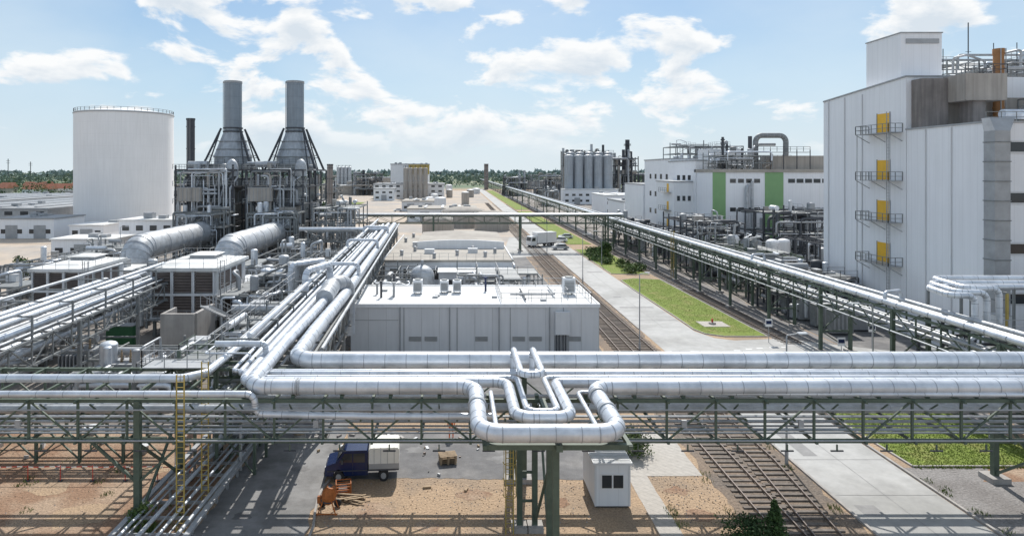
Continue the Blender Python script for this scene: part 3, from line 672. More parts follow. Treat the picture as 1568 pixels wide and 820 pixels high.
for a in((-70,-62,100,130,[3,5.5],3,4,31),(-49,-45,100,140,[2.8],1,5,32),(-34,-28,100,140,[3,5.5],2,5,33),(-31,-22,140,160,[5,9,12],3,3,34),(-46,-42,62,76,[2.6],2,3,35),(-27.5,-23,76,92,[3,5.5],2,3,36),(-34.5,-24,56,66,[2.4],3,2,37),(-44,-40,84,98,[3,5.5],2,3,38),(-70,-58,76,92,[2.6,4.6],3,3,39)):
    g=G('process_unit'); rr=random.Random(a[7]); frame(g,a[0],a[1],a[2],a[3],a[4],a[5],a[6],steelg,rr,equip=13,pipes=34,cw=.22,fp=.22); g.done()
# ---------------------------------------------------------------- filter houses
def fhouse(x0,x1,y0,y1,z0,z1,seed):
    g=G('air_intake_filter_house'); W=x1-x0
    g.part('housing'); g.box(x0,x1,y0+.5,y1,z0,z1-.4,greyp)
    g.part('roof'); g.box(x0-.4,x1+.4,y0-.1,y1+.4,z1-.4,z1,wroof)
    cx=(x0+x1)/2;cy=(y0+y1)/2
    def frus(a,b,c,d,za,zb,ins):
        g.add([(a,c,za),(b,c,za),(b,d,za),(a,d,za),(a+ins,c+ins,zb),(b-ins,c+ins,zb),(b-ins,d-ins,zb),(a+ins,d-ins,zb)],[(4,5,6,7),(0,1,5,4),(1,2,6,5),(2,3,7,6),(3,0,4,7)],wroof)
    frus(x0+.3,x1-.3,y0+.8,y1-.5,z1,z1+.35,1.2); g.box(cx-1.6,cx+1.6,cy+.5,cy+3.5,z1+.35,z1+.8,galv); frus(cx-1.9,cx+1.9,cy+.2,cy+3.8,z1+.8,z1+1.0,.8)
    g.part('louvers')
    H=z1-.4-z0
    for r in range(2):
        for c in range(3):
            a=x0+.25+c*(W-.3)/3; b=a+(W-.3)/3-.35; za=z0+.2+r*H/2; zb=za+H/2-.45
            g.box(a,b,y0+.42,y0+.5,za,zb,louver)
            for j in range(7):
                z=za+(zb-za)*(j+.5)/7
                g.add([(a,y0+.12,z-.12),(b,y0+.12,z-.12),(b,y0+.42,z+.12),(a,y0+.42,z+.12)],[(0,1,2,3)],louver)
            g.box(a-.18,a-.02,y0+.02,y0+.5,za-.1,zb+.2,greyp); g.box(b+.02,b+.14,y0+.02,y0+.5,za-.1,zb+.2,greyp)
        g.box(x0,x1,y0,y0+.5,z0+r*H/2-.15,z0+r*H/2+.12,greyp)
    for j in range(2):
        for k in range(4): yy=y0+1+k*(y1-y0-2)/4; g.box(x1,x1+.05,yy,yy+1.6,z0+.4+j*H/2,z0+H/2-.4+j*H/2,louver)
    g.part('legs')
    for x in(x0+.3,cx,x1-.3):
        for y in(y0+.7,cy,y1-.3): g.beam((x,y,0),(x,y,z0),.32,steelg)
    g.beam((x0+.3,y0+.7,0),(cx,y0+.7,z0),.15,steelg); g.beam((x1-.3,y0+.7,0),(cx,y0+.7,z0),.15,steelg)
    g.box(x0+1,x1-1,y0+2,y1-1,.4,z0,dark)
    g.part('platform'); g.box(x1+.06,x1+1.3,y0,y1,z0+H*.45,z0+H*.45+.06,galv); g.rail([(x1+1.3,y0,z0+H*.45),(x1+1.3,y1,z0+H*.45)],galv); g.box(x0-.3,x1+.3,y0-.9,y0-.02,z0-.1,z0-.04,galv); g.rail([(x0-.3,y0-.9,z0),(x1+.3,y0-.9,z0)],galv,w=.05)
    g.stair((x1+2.2,y0+8,.2),(x1+2.2,y0+2,z0+H*.45),.8,galv); g.ladder((x1+.9,y0-.3,0),z1+1,galv)
    g.rail([(x0-.2,y0,z1),(x1+.2,y0,z1),(x1+.2,y1,z1),(x0-.2,y1,z1)],galv,w=.04,close=True)
    g.part('side_duct'); g.pipe([(x1-1,y1,z0+1.5),(x1-1,y1+5,z0+1.5),(x1-1,y1+8,2)],1.4,alud,16)
    g.done()
fhouse(-37.2,-29.2,79,90,2.3,8.4,1); fhouse(-55.5,-49,85,96,1.9,7.4,2)
g=G('concrete_blast_wall'); g.box(-31.6,-28,69.5,69.9,0,4.9,conc); g.box(-28.2,-27.8,69.9,75,0,4.9,conc); g.box(-31.6,-31.3,69.9,73,0,4.9,conc); g.done()
def transformer(x,y):
    g=G('power_transformer'); g.part('tank'); g.box(x-1.6,x+1.6,y-1,y+1,.5,2.7,galv); g.box(x-1.7,x+1.7,y-1.1,y+1.1,2.7,2.8,galv)
    g.part('radiators')
    for i in range(9): g.box(x-1.5+i*.36,x-1.4+i*.36,y-1.7,y-1.1,.7,2.5,galv)
    g.part('conservator'); g.cyl((x-1.5,y+.4,3.6),(x+1.2,y+.4,3.6),.35,galv,14); g.beam((x-1,y+.4,2.8),(x-1,y+.4,3.4),.1,galv); g.beam((x+.8,y+.4,2.8),(x+.8,y+.4,3.4),.1,galv)
    g.part('bushings')
    for i in(-1,0,1):
        for j in range(5): g.cyl((x+i*.8,y-.3,2.8+j*.18),(x+i*.8,y-.3,2.9+j*.18),.14-.01*j,wood,10)
        g.cyl((x+i*.8,y-.3,2.8),(x+i*.8,y-.3,3.9),.06,wood,8)
    g.part('plinth'); g.box(x-2.2,x+2.2,y-2,y+1.6,0,.5,conc); g.done()
transformer(-29.6,59.5); transformer(-36.6,64)
for x,y,w in((-27.6,78,2.6),(-39.8,74,3),(-25,66,2)):
    g=G('green_cabinet'); g.box(x,x+w,y,y+1.4,.2,2.5,greend); g.box(x-.1,x+w+.1,y-.1,y+1.5,0,.2,conc); g.box(x-.08,x+w+.08,y-.08,y+1.48,2.5,2.6,galv)
    for i in range(2): g.box(x+.2+i*w/2,x+w/2-.1+i*w/2,y-.03,y,.4,2.3,greend)
    g.done()
# ---------------------------------------------------------------- sheds
def shed(name,x0,x1,y0,y1,h,wm,rm,win=0,rh=.4,doors=0,units=0):
    g=G(name); g.part('walls'); g.box(x0,x1,y0,y1,0,h,wm); g.part('roof')
    g.box(x0-.3,x1+.3,y0-.3,y1+.3,h,h+rh,rm)
    if x1-x0>15 and y1-y0>15:
        k=int((x1-x0)/6)
        for i in range(1,k): x=x0+(x1-x0)*i/k; g.box(x-.5,x+.5,y0+3,y1-3,h+rh,h+rh+.35,galv if i%2 else greyp)
    g.part('windows')
    if win:
        n=max(1,int((x1-x0)/win))
        for i in range(n):
            a=x0+(i+.25)*(x1-x0)/n; z=1.5
            while z<h-1.4: g.box(a,a+(x1-x0)/n*.5,y0-.06,y0-.01,z,z+1.3,glass); z+=3.6
    g.part('doors')
    for i in range(doors): a=x0+(i+.5)*(x1-x0)/doors; g.box(a-1.8,a+1.8,y0-.1,y0-.07,0,min(4,h-1),galv)
    g.part('roof_units')
    for i in range(units):
        x=R.uniform(x0+1,x1-3);y=R.uniform(y0+1,y1-3); g.box(x,x+R.uniform(1,3),y,y+2,h+rh*.5,h+rh+R.uniform(.6,1.4),galv)
    g.done()
shed('office_building',-86,-72,166,178,7.6,whitec,wroof,3,.3,0,3)
shed('utility_building',-92,-78,148,158,4.6,whitec,wroof,3.5,.3,1,3)
shed('warehouse',-190,-141,225,330,7,galv,groof,5,.6,3,10)
shed('warehouse',-138,-121,196,212,5.8,whitec,groof,4,.4,2,2)
shed('warehouse',-114,-104,192,205,4.2,whitec,wroof,3,.3,1,1)
shed('warehouse',-260,-200,260,380,7,galv,groof,6,.6,3,8)
shed('warehouse',-240,-170,400,470,8,galv,groof,6,.6,3,8)
shed('warehouse',-120,-88,300,340,8,greyp,groof,6,.6,2,5)
shed('warehouse',-176,-150,185,212,5,galv,groof,6,.6,2,4)
# ---------------------------------------------------------------- right white building
g=G('white_process_building'); g.part('walls')
g.box(55,90,68,79.9,0,25.1,whitec)
g.add([(55,80,0),(92,80,0),(92,98,0),(55,98,0),(55,80,31.6),(92,80,31.6),(92,98,30.4),(55,98,30.4)],[(0,1,5,4),(1,2,6,5),(2,3,7,6),(3,0,4,7),(4,5,6,7)],whitec)
g.part('parapet'); g.beam((54.9,68,25.2),(90,68,25.2),.2,galv,.2); g.beam((54.95,68,25.2),(54.95,80,25.2),.15,galv,.2); g.beam((54.95,80,31.7),(54.95,98,30.5),.15,galv,.2); g.beam((55,79.95,31.7),(62,79.95,31.7),.15,galv,.2)
g.part('penthouse'); g.box(56.4,61.6,83,90,31,37.6,whitec); g.box(56.3,61.7,82.9,90.1,37.6,37.75,galv); g.box(57,61.2,82.9,82.98,36.3,36.9,galv)
g.part('concrete_tower'); g.box(55.6,58.8,78.2,79.9,25.1,31.2,concd); g.box(58.8,63.6,75.5,79,28.3,31.4,tanbox); g.box(60,61.5,76,78,25.1,28.3,concd); g.box(58.8,92,79.4,79.9,25.1,29,tanbox)
g.part('doors')
for zc in(25.0,19.0,13.8,8.4):
    g.box(54.94,54.99,83,85.4,zc,zc+2.5,yellow); g.box(54.9,54.99,82.85,82.98,zc,zc+2.6,galv); g.box(54.9,54.99,85.42,85.55,zc,zc+2.6,galv); g.box(53.2,54.95,80.6,87.2,zc-.15,zc-.07,galv)
    g.rail([(54.95,80.6,zc-.1),(53.2,80.6,zc-.1),(53.2,87.2,zc-.1),(54.95,87.2,zc-.1)],steelg,w=.07,step=1.1)
    for y in(80.7,83.9,87.1): g.beam((53.2,y,zc-.15),(55,y,zc-1.2),.08,galv)
for y in(80.9,81.5): g.beam((53.6,y,3),(53.6,y,27.5),.07,galv)
z=3
while z<27: g.beam((53.6,80.9,z),(53.6,81.5,z),.04,galv); z+=.4
for y in(80.75,87.05): g.beam((53.3,y,3),(53.3,y,25),.07,galv)
g.part('windows')
for zc in(22.6,17.3,12,6.8):
    for i in range(12): g.box(57.3+i*2.7,59.5+i*2.7,67.92,67.98,zc-.5,zc+.5,glass)
    g.box(57.1,90,67.95,67.985,zc-.7,zc+.7,greyp)
g.part('vertical_duct'); g.box(54.5,56.1,66.2,67.6,2,24.2,galv)
g.add([(54.5,66.2,24.2),(56.1,66.2,24.2),(56.1,67.6,24.2),(54.5,67.6,24.2),(54.9,67.3,25.6),(57.5,67.3,25.6),(57.5,68.4,25.6),(54.9,68.4,25.6)],[(4,5,6,7),(0,1,5,4),(1,2,6,5),(2,3,7,6),(3,0,4,7)],galv)
for z in range(3,25,2): g.box(54.44,56.16,66.14,67.66,z,z+.1,steelg)
g.part('pilasters')
for y in(72,76,88,92,96): g.cyl((54.92,y+.6,0),(54.92,y+.6,25 if y<80 else 30.5),.07,greyp,6)
g.part('roof_plant'); rr=random.Random(41)
frame(g,67,86,70,78,[26.6,28.6],5,2,steelg,rr,equip=8,pipes=16,cw=.15,z00=25.1,big=.8)
frame(g,66,92,88,96,[33.2,35],6,2,steelg,rr,equip=5,pipes=10,cw=.15,z00=31,big=.8)
frame(g,66.5,73,81,87,[33],3,2,steelg,rr,equip=4,pipes=8,cw=.14,z00=31,big=.7)
g.cyl((60.5,72.5,26.4),(64.5,72.5,26.4),.55,alu,16); g.rail([(55.4,68.4,25.2),(89,68.4,25.2)],steelg,w=.06); g.rail([(62,80.3,31.5),(90,80.3,31.5)],steelg,w=.07)
g.rail([(58.8,75.5,31.4),(63.6,75.5,31.4),(63.6,79,31.4)],dark,w=.06)
for x in(62.5,69,72): g.beam((x,84,31),(x,84,36+R.uniform(-1,1)),.07,dark)
g.pipe([(68,79,27),(68,77,28.6),(68,77,30.4),(72,77,30.4)],.35,alu,12)
g.done()
# ---------------------------------------------------------------- green-striped building & far white
g=G('green_striped_building'); g.part('walls'); g.box(57.2,86,146,156,0,19.9,whitec)
g.box(57.1,60,145.9,146,0,20,greenp); g.box(68.8,72.9,145.9,146,0,20,greenp)
g.part('roof'); g.box(57,86.2,145.7,157,19.9,20.6,tanroof); g.box(72.3,86,150,156,20.6,23.7,tanbox)
g.part('windows')
for z in(18,11.6,5.5):
    for i in range(4): g.box(61+i*1.8,62.3+i*1.8,145.93,145.99,z-.45,z+.45,glass)
    for i in range(5): g.box(74+i*1.9,75.5+i*1.9,145.93,145.99,z-.45,z+.45,glass)
g.part('pipes'); g.pipe([(64.5,145.2,2),(64.5,145.2,16.5),(65,146,17)],.35,alud,10); g.pipe([(65.6,145.2,2),(65.6,145.2,18)],.3,alud,10)
g.part('roof_plant'); rr=random.Random(51); frame(g,58,71,147,154,[22,23.6],5,2,steelg,rr,equip=9,pipes=14,cw=.16,z00=20.6)
g.pipe([(69,151,20.6),(69,151,28.4),(76,151,28.4),(76,151,24),(75,151,22)],.6,steelg,16,bend=1.5,ring=1.5); g.pipe([(70,153,20.6),(70,153,26.4),(74.5,153,26.4)],.35,galv,12)
g.rail([(68,148,24.6),(80,148,24.6)],dark,w=.08)
for x in(68,71,74,77,80): g.beam((x,148,20.6),(x,148,25),.15,dark)
g.box(68,80,148,149.4,24.4,24.5,steelg)
for x,y,hh,r in((61,150,28,.3),(62.4,151,26.5,.25),(65,149,25.4,.2)): g.cyl((x,y,20.6),(x,y,hh),r,dark,10); g.cyl((x,y,hh-.8),(x,y,hh-.5),r*1.6,dark,10)
g.done()
g=G('white_plant_building'); g.part('walls'); g.box(57,80,156.1,176,0,22.6,whitec); g.box(57.4,80,176.1,200,0,23.4,whitec); g.box(57,66,200.1,222,0,16,whitec); g.box(52.5,57,158,172,0,17.5,whitep)
g.part('roof'); g.box(56.8,80.2,156,176,22.6,22.9,galv); g.box(57.2,80.2,176,200.1,23.4,23.7,galv); g.box(56.8,66,200,222,16,16.3,groof); g.box(52.3,57,157.8,172.2,17.5,17.8,galv)
g.part('doors')
for z in(15,10.6,6.2): g.box(52.44,52.49,162,163.4,z,z+2.1,yellow); g.box(51.2,52.45,160,166,z-.15,z-.05,steelg); g.rail([(51.2,160,z),(51.2,166,z)],steelg,w=.07)
for z in(3,8,13,18):
    for i in range(4): g.box(57.34,57.39,178+i*5,179.6+i*5,z,z+1.4,glass)
    for i in range(3): g.box(53.2+i*1.3,53.9+i*1.3,157.93,157.99,z,z+1.2,glass)
g.part('roof_plant'); rr=random.Random(52); frame(g,60,78,178,190,[25,27],5,2,steelg,rr,equip=7,pipes=10,cw=.2,z00=23.4)
g.box(62,70,160,168,22.9,25.6,greyp); g.cyl((74,165,22.9),(74,165,29),.5,dark,10); g.rail([(57.2,156.4,22.9),(80,156.4,22.9)],steelg,w=.07)
g.done()
for a in((44.6,54,88,100,[3,5.5],4,4,61),(46,55,104,122,[3.5,6.5],4,5,62),(45.5,55.5,126,144,[4,8,10],4,5,63),(60,82,104,120,[4,8],6,4,64),(60,84,124,140,[4,8,12],6,4,65),(44.6,51,148,200,[4,6.5],2,8,66),(45.2,53.5,48,64,[2.8,4.8],3,5,67),(56,68,46,62,[2.8,5],4,4,68)):
    g=G('process_unit'); rr=random.Random(a[7]); frame(g,a[0],a[1],a[2],a[3],a[4],a[5],a[6],rr.choice([dark,dark,steel]),rr,equip=14,pipes=36,cw=.22,fp=.25,pm=[alu,alud,galv,galv,steelg,dark]); g.done()
for i in range(7):
    g=G('storage_container'); x=46.+(i%2)*3.6; y=80+i*1.9; g.box(x,x+2.6,y,y+1.3,.2,2.9,[steelg,galv,steelg][i%3])
    for k in range(5): g.box(x+.15+k*.5,x+.35+k*.5,y-.04,y,.4,2.7,galv)
    g.box(x-.05,x+2.65,y-.05,y+1.35,2.9,3.0,galv); g.done()
for x,y in((56,116),(58.5,117),(52.4,124)):
    g=G('vertical_tank'); g.cyl((x,y,0),(x,y,7.5),1.1,greyp,16); g.dome((x,y,7.5),1.1,.6,greyp,16); g.done()
g=G('insulated_pipeline')
for k,(dy,dz) in enumerate(((0,0),(1.2,.15),(2.3,.4))):
    g.pipe([(62,58+dy,9.8+dz),(41.6+k*1.1,58+dy,9.8+dz),(41.6+k*1.1,55+dy*.5,9.6+dz),(43.6+k*1.5,55+dy*.5,9.6+dz),(43.6+k*1.5,55+dy*.5,6.2)],.26,alu,14,ring=1.4)
g.pipe([(62,53,8.3),(50.5,53,8.3),(50.5,53,5)],.26,alu,12,ring=1.4); g.pipe([(62,50,7.3),(47.5,50,7.3),(47.5,46,7.3),(44,46,7.3),(44,46,5)],.25,alu,12,ring=1.4)
for x in(44,48,52,56,60): g.beam((x,57,0),(x,57,9.4),.18,yelld if x==48 else steelg); g.beam((x,57,9.4),(x,61,9.4),.2,steelg); g.beam((x,61,0),(x,61,9.4),.18,steelg)
g.rail([(44,56,6.2),(62,56,6.2)],galv); g.done()
# ---------------------------------------------------------------- distant plants
def silos(name,pts,r,h,m,z0=0):
    g=G(name)
    for x,y in pts:
        g.cyl((x,y,z0),(x,y,h),r,m,16); g.dome((x,y,h),r,r*.4,m,16,3); g.cyl((x,y,h),(x,y,h+2.2),.2,dark,6)
        for k in(.3,.6): g.cyl((x,y,h*k),(x,y,h*k+.3),r*1.03,galv,16)
    g.rail([(pts[0][0]-r,pts[0][1]-r,h+.5),(pts[-1][0]+r,pts[0][1]-r,h+.5)],dark,w=.15,h=1.4,step=3); g.done()
shed('white_plant_building',-55,-24,540,570,26,greyp,groof,0,.8,0,5)
g=G('yellow_hall'); g.box(-40,-23,539,539.8,18,26,yelld); g.box(-40.3,-22.7,538.8,539.9,26,26.6,groof); g.done()
silos('silo_row',[(-37.5+i*3.6,476) for i in range(5)],1.7,22.5,tanbox)
shed('warehouse',-62,-10,484,520,10.5,greyp,groof,5,.8,3,8); shed('warehouse',-58,-44,455,475,8,whitep,groof,4,.5,1,2)
silos('silo_row',[(-109+i*3.4,600) for i in range(4)],1.7,24,alud); shed('warehouse',-95,-60,620,660,14,tanbox,groof,0,.8,2,6)
shed('warehouse',-28,-10,330,360,5,greyp,tanroof,4,.4,2,4); shed('warehouse',-20,8,262,285,5,whitep,tanroof,4,.4,2,5); shed('warehouse',-70,-58,330,352,4,whitep,wroof,4,.4,1,2)
shed('warehouse',68,92,300,330,9,whitec,wroof,4,.5,2,4); shed('warehouse',60,74,235,260,9,whitec,groof,4,.5,1,3); shed('warehouse',66,100,405,416,9,whitec,wroof,4,.5,2,2)
silos('silo_cluster',[(71.5+i*6.2,418) for i in range(5)],2.9,30,hopm); silos('silo_cluster',[(74+i*6.2,427) for i in range(5)],2.9,32,hopm)
for a in((100,122,440,462,[6,12,18,24,29],5,3,71),(70,100,432,440,[8,16,24,33],6,2,72),(40,60,545,570,[6,11,15],4,3,73),(64,98,560,590,[6,12,17],6,3,74),(100,150,480,520,[6,12,18],8,3,75),(-90,-66,560,580,[6,12,18],4,2,76),(-130,-112,650,670,[8,16],4,2,77),(50,60,380,400,[5,9],3,3,78),(-100,-88,480,500,[5,9],3,3,79)):
    g=G('distant_process_plant'); rr=random.Random(a[7]); frame(g,a[0],a[1],a[2],a[3],a[4],a[5],a[6],rr.choice([steelg,dark]),rr,equip=12,pipes=20,cw=.5,big=2.2,pm=[alud,galv,steelg,tanbox])
    for _ in range(3): x=rr.uniform(a[0],a[1]); g.cyl((x,a[2]+3,0),(x,a[2]+3,a[4][-1]+rr.uniform(1,7)),rr.uniform(.5,1.1),rr.choice([dark,alud]),10)
    g.done()
g=G('distillation_column'); g.cyl((116.8,448,0),(116.8,448,42),1.5,dark,14); g.cyl((108,448,0),(108,448,33),.9,alud,12)
for z in range(8,42,5): g.rail([(115,446,z),(118.6,446,z),(118.6,450,z),(115,450,z)],dark,w=.15,close=True); g.box(114.8,118.8,445.8,450.2,z-.1,z,dark)
g.done()
for i in range(22):
    x=R.choice([-1,1])*R.uniform(60,330); y=R.uniform(520,780)
    if x>0: x=abs(x)+10
    shed('distant_hall',x,x+R.uniform(20,50),y,y+20,R.uniform(5,12),R.choice([greyp,galv,tanbox,tanroof]),R.choice([groof,wroof,tanroof]),0,.5,0,2)
for i in range(8):
    x=R.uniform(-20,22); y=R.uniform(300,680)
    g=G('storage_tank'); r=R.uniform(2,4); h=R.uniform(4,8); g.cyl((x,y,0),(x,y,h),r,R.choice([greyp,tanbox]),20); g.dome((x,y,h),r,r*.25,greyp,20,3); g.done()
for x,y,h in((-1100,1600,52),(-1045,1600,45),(72,92,41)):
    g=G('lattice_mast'); w=1.2 if y>1000 else .1
    g.beam((x,y,0),(x,y,h),w,dark)
    for k in(.8,.9): g.beam((x-w*4,y,h*k),(x+w*4,y,h*k),w*.5,dark)
    g.done()
# ---------------------------------------------------------------- vegetation
def forest(name,x0,x1,y0,y1,n,h0,h1,q=22,s=3.2,fm=(farl,farl2)):
    g=G(name)
    for _ in range(n):
        x=R.uniform(x0,x1);y=R.uniform(y0,y1);h=R.uniform(h0,h1); r=h*R.uniform(.4,.6)
        g.leaves((x,y,h*.55),r,r,h*.45,q,s*R.uniform(.8,1.5)*(h/13),list(fm),5)
    g.done()
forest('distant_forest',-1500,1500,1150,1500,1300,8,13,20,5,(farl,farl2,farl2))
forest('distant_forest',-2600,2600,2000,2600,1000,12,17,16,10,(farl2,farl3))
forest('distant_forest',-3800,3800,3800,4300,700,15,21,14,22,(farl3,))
forest('distant_tree_line',-560,-260,400,560,130,7,11,60,1.7,(leafa,leafb,leafb))
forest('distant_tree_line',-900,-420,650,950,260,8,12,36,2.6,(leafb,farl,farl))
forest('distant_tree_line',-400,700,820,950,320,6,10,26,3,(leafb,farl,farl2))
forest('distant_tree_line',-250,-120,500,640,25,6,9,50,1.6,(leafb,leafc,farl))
for i in range(26):
    x=R.uniform(-620,-330); y=R.uniform(560,720); g=G('village_house'); w=R.uniform(9,14)
    g.part('walls'); g.box(x,x+w,y,y+9,0,5,R.choice([whitep,tanroof])); g.part('roof'); g.add([(x-.5,y-.5,5),(x+w+.5,y-.5,5),(x+w+.5,y+9.5,5),(x-.5,y+9.5,5),(x-.5,y+4.5,9.5),(x+w+.5,y+4.5,9.5)],[(0,1,5,4),(2,3,4,5),(0,4,3),(1,2,5)],redroof)
    g.part('windows'); [g.box(x+1+k*3,x+2.2+k*3,y-.08,y-.02,1.5,3,glass) for k in range(3)]; g.done()
def bush(name,x,y,r,h,n=900,s=.22,ms=(leafa,leafb,leafc)):
    g=G(name); g.part('stems')
    for _ in range(7): a=R.uniform(0,6.28); g.cyl((x,y,0),(x+r*.6*math.cos(a),y+r*.6*math.sin(a),h*.7),.05,bark,5,.015)
    g.part('leaves'); g.leaves((x,y,h*.5),r,r,h*.5,n,s,list(ms),14); g.done()
bush('shrub',12.6,46.4,1.2,1.8,2200,.17)
def conifer(x,y,h,r):
    g=G('juniper_tree'); g.part('trunk'); g.cyl((x,y,0),(x,y,h*.9),.07,bark,6,.02); g.part('foliage')
    for i in range(16):
        z=h*(.08+.9*i/16); rr_=r*(1-i/17)
        for k in range(7):
            a=R.uniform(0,6.28); g.leaves((x+rr_*.55*math.cos(a),y+rr_*.55*math.sin(a),z),rr_*.4+.05,rr_*.4+.05,.22,36,.13,[leafa,leafb,leafb],3)
    g.done()
conifer(17.3,35.6,2.1,.75); bush('shrub',16.,35.2,1.3,1.1,2500,.16,(leafa,leafa,leafb)); bush('shrub',15.2,34.2,1.0,.8,1200,.16,(leafa,leafb))
bush('shrub',-17.6,36.3,.6,1.5,700,.2,(leafb,leafc))
for i in range(12): bush('shrub',30.8+R.uniform(0,6.2),129+i*3.2,R.uniform(1.2,2.3),R.uniform(.9,1.7),480,.4)
def tree(x,y,h,r,n=1500,s=.5):
    g=G('deciduous_tree'); g.part('trunk'); g.cyl((x,y,0),(x,y,h*.55),h*.03,bark,8,h*.018)
    for _ in range(7): a=R.uniform(0,6.28); g.cyl((x,y,h*R.uniform(.25,.5)),(x+r*.7*math.cos(a),y+r*.7*math.sin(a),h*R.uniform(.6,.85)),h*.012,bark,5,.02)
    g.part('foliage'); g.leaves((x,y,h*.62),r,r,h*.36,n,s,[leafa,leafb,leafc],16); g.done()
tree(34.5,152,3.4,1.3); tree(-79,119,4.5,1.8)
for x,y in((-150,200),(-164,196),(-100,215),(-60,300),(-72,310)): tree(x,y,6,2.8,900,.8)
# ---------------------------------------------------------------- site booth
g=G('site_cabin'); x0,x1,y0,y1=8.2,10.3,38.9,42.6
g.part('walls'); g.box(x0,x1,y0,y1,.12,2.6,whitep)
for i in range(14): g.box(x0-.025,x0,y0+.1+i*.26,y0+.2+i*.26,.2,2.5,whitep)
for x in(x0,x1-.08): g.box(x-.02,x+.1,y0-.03,y0,.12,2.6,greyp)
g.part('roof'); g.box(x0-.12,x1+.12,y0-.12,y1+.12,2.6,2.74,greyp)
for i in range(16): g.box(x0-.08,x1+.08,y0+.02+i*.235,y0+.1+i*.235,2.74,2.78,wroof)
g.part('window_frame'); g.box(x0+.35,x1-.35,y0-.05,y0-.005,1.15,2.05,whitecar); g.part('window_panes'); g.box(x0+.42,x0+1.0,y0-.07,y0-.052,1.22,1.98,glass); g.box(x0+1.1,x1-.42,y0-.07,y0-.052,1.22,1.98,glass)
g.part('skids'); g.box(x0+.1,x1-.1,y0+.1,y1-.1,0,.12,dark); g.done()
# ---------------------------------------------------------------- vehicles
def wheel(g,x,y,r,w):
    g.cyl((x,y-w/2,r),(x,y+w/2,r),r,black,18); g.cyl((x,y-w/2-.015,r),(x,y+w/2+.015,r),r*.55,galv,12)
def pickup(x,y,rot):
    g=G('flatbed_truck'); g.X=Matrix.Translation((x,y,0))@Matrix.Rotation(rot,4,'Z')@Matrix.Scale(.86,4,(1,0,0))
    g.part('chassis'); g.box(-2.6,2.5,-.4,.4,.45,.65,dark)
    g.part('wheels'); [wheel(g,a,b,.37,.26) for a in(-1.75,1.6) for b in(-.82,.82)]
    g.part('cab'); g.prism([(-2.75,.45),(-2.78,.95),(-2.65,1.12),(-1.95,1.28),(-1.35,1.98),(-1.2,2.04),(.35,2.04),(.42,1.9),(.42,.45),(-1.3,.42),(-1.45,.75),(-1.75,.86),(-2.05,.75),(-2.2,.42)],-.93,.93,navy)
    g.box(-2.84,-2.7,-.9,.9,.42,.68,dark)
    g.part('windows')
    for sy in(-.945,.945):
        for pr in([(-1.72,1.3),(-1.3,1.86),(-.75,1.86),(-.75,1.28)],[(-.65,1.28),(-.65,1.86),(.2,1.86),(.2,1.28)]):
            g.add([(a,sy,b) for a,b in pr],[(0,1,2,3)],glass)
    g.add([(a-.02,b,c+.02) for a,b,c in [(-1.93,-.8,1.34),(-1.93,.8,1.34),(-1.4,.75,1.95),(-1.4,-.75,1.95)]],[(0,1,2,3)],glass)
    g.part('trim'); 
    for a in(-.7,.3): g.box(a-.01,a+.01,-.94,-.93,.5,1.25,dark)
    g.box(-2.6,.4,-.945,-.93,.72,.78,dark)
    g.part('lights'); g.box(-2.77,-2.7,-.88,-.6,.8,1.0,whitecar); g.box(-2.77,-2.7,.6,.88,.8,1.0,whitecar); g.box(-1.55,-1.4,-1.15,-.95,1.25,1.5,dark); g.box(-1.55,-1.4,.95,1.15,1.25,1.5,dark)
    g.part('bed'); g.box(.5,2.75,-1.02,1.02,.75,.85,dark); g.box(.5,2.75,-1.02,-.97,.85,1.2,galv); g.box(.5,2.75,.97,1.02,.85,1.2,galv); g.box(2.7,2.76,-1,1,.85,1.2,galv)
    g.part('canvas'); g.prism([(.5,1.2),(.5,2.08),(.62,2.2),(2.66,2.2),(2.77,2.08),(2.77,1.2)],-1.04,1.04,canvas)
    for a in(.9,1.4,1.9,2.4): g.beam((a,-1.05,1.2),(a,-1.05,2.1),.03,galv); g.beam((a,-1.04,2.21),(a,1.04,2.21),.05,canvas)
    g.done()
pickup(-6.2,43.1,math.radians(4))
def car(x,y,rot,m,name='parked_car'):
    g=G(name); g.X=Matrix.Translation((x,y,0))@Matrix.Rotation(rot,4,'Z')
    g.part('shell'); g.prism([(-2.1,.35),(-2.15,.75),(-1.9,.9),(-1.1,.98),(1.4,.98),(2.05,.92),(2.15,.6),(2.1,.35)],-.88,.88,m)
    g.part('cabin'); vs=[(-1.15,-.82,.98),(1.75,-.82,.98),(1.75,.82,.98),(-1.15,.82,.98),(-.4,-.66,1.45),(1.25,-.66,1.45),(1.25,.66,1.45),(-.4,.66,1.45)]
    g.add(vs,[(0,1,5,4),(1,2,6,5),(2,3,7,6),(3,0,4,7)],glass); g.add([(-.45,-.68,1.44),(1.3,-.68,1.44),(1.3,.68,1.44),(-.45,.68,1.44),(-.4,-.64,1.5),(1.2,-.64,1.5),(1.2,.64,1.5),(-.4,.64,1.5)],[(4,5,6,7),(0,1,5,4),(1,2,6,5),(2,3,7,6),(3,0,4,7)],m)
    g.part('wheels'); [wheel(g,a,b,.32,.22) for a in(-1.35,1.35) for b in(-.8,.8)]; g.done()
car(26.5,168,.1,silvercar); car(29.3,186,-.2,whitecar); car(32.6,196,0,whitecar); car(-30,330,.3,whitecar); car(-26,334,.2,redp); car(-22,340,0,silvercar); car(-84,160,.1,silvercar)
for i in range(5): car(-66+i*4,300+R.uniform(-3,3),1.5,R.choice([whitecar,silvercar,navy]))
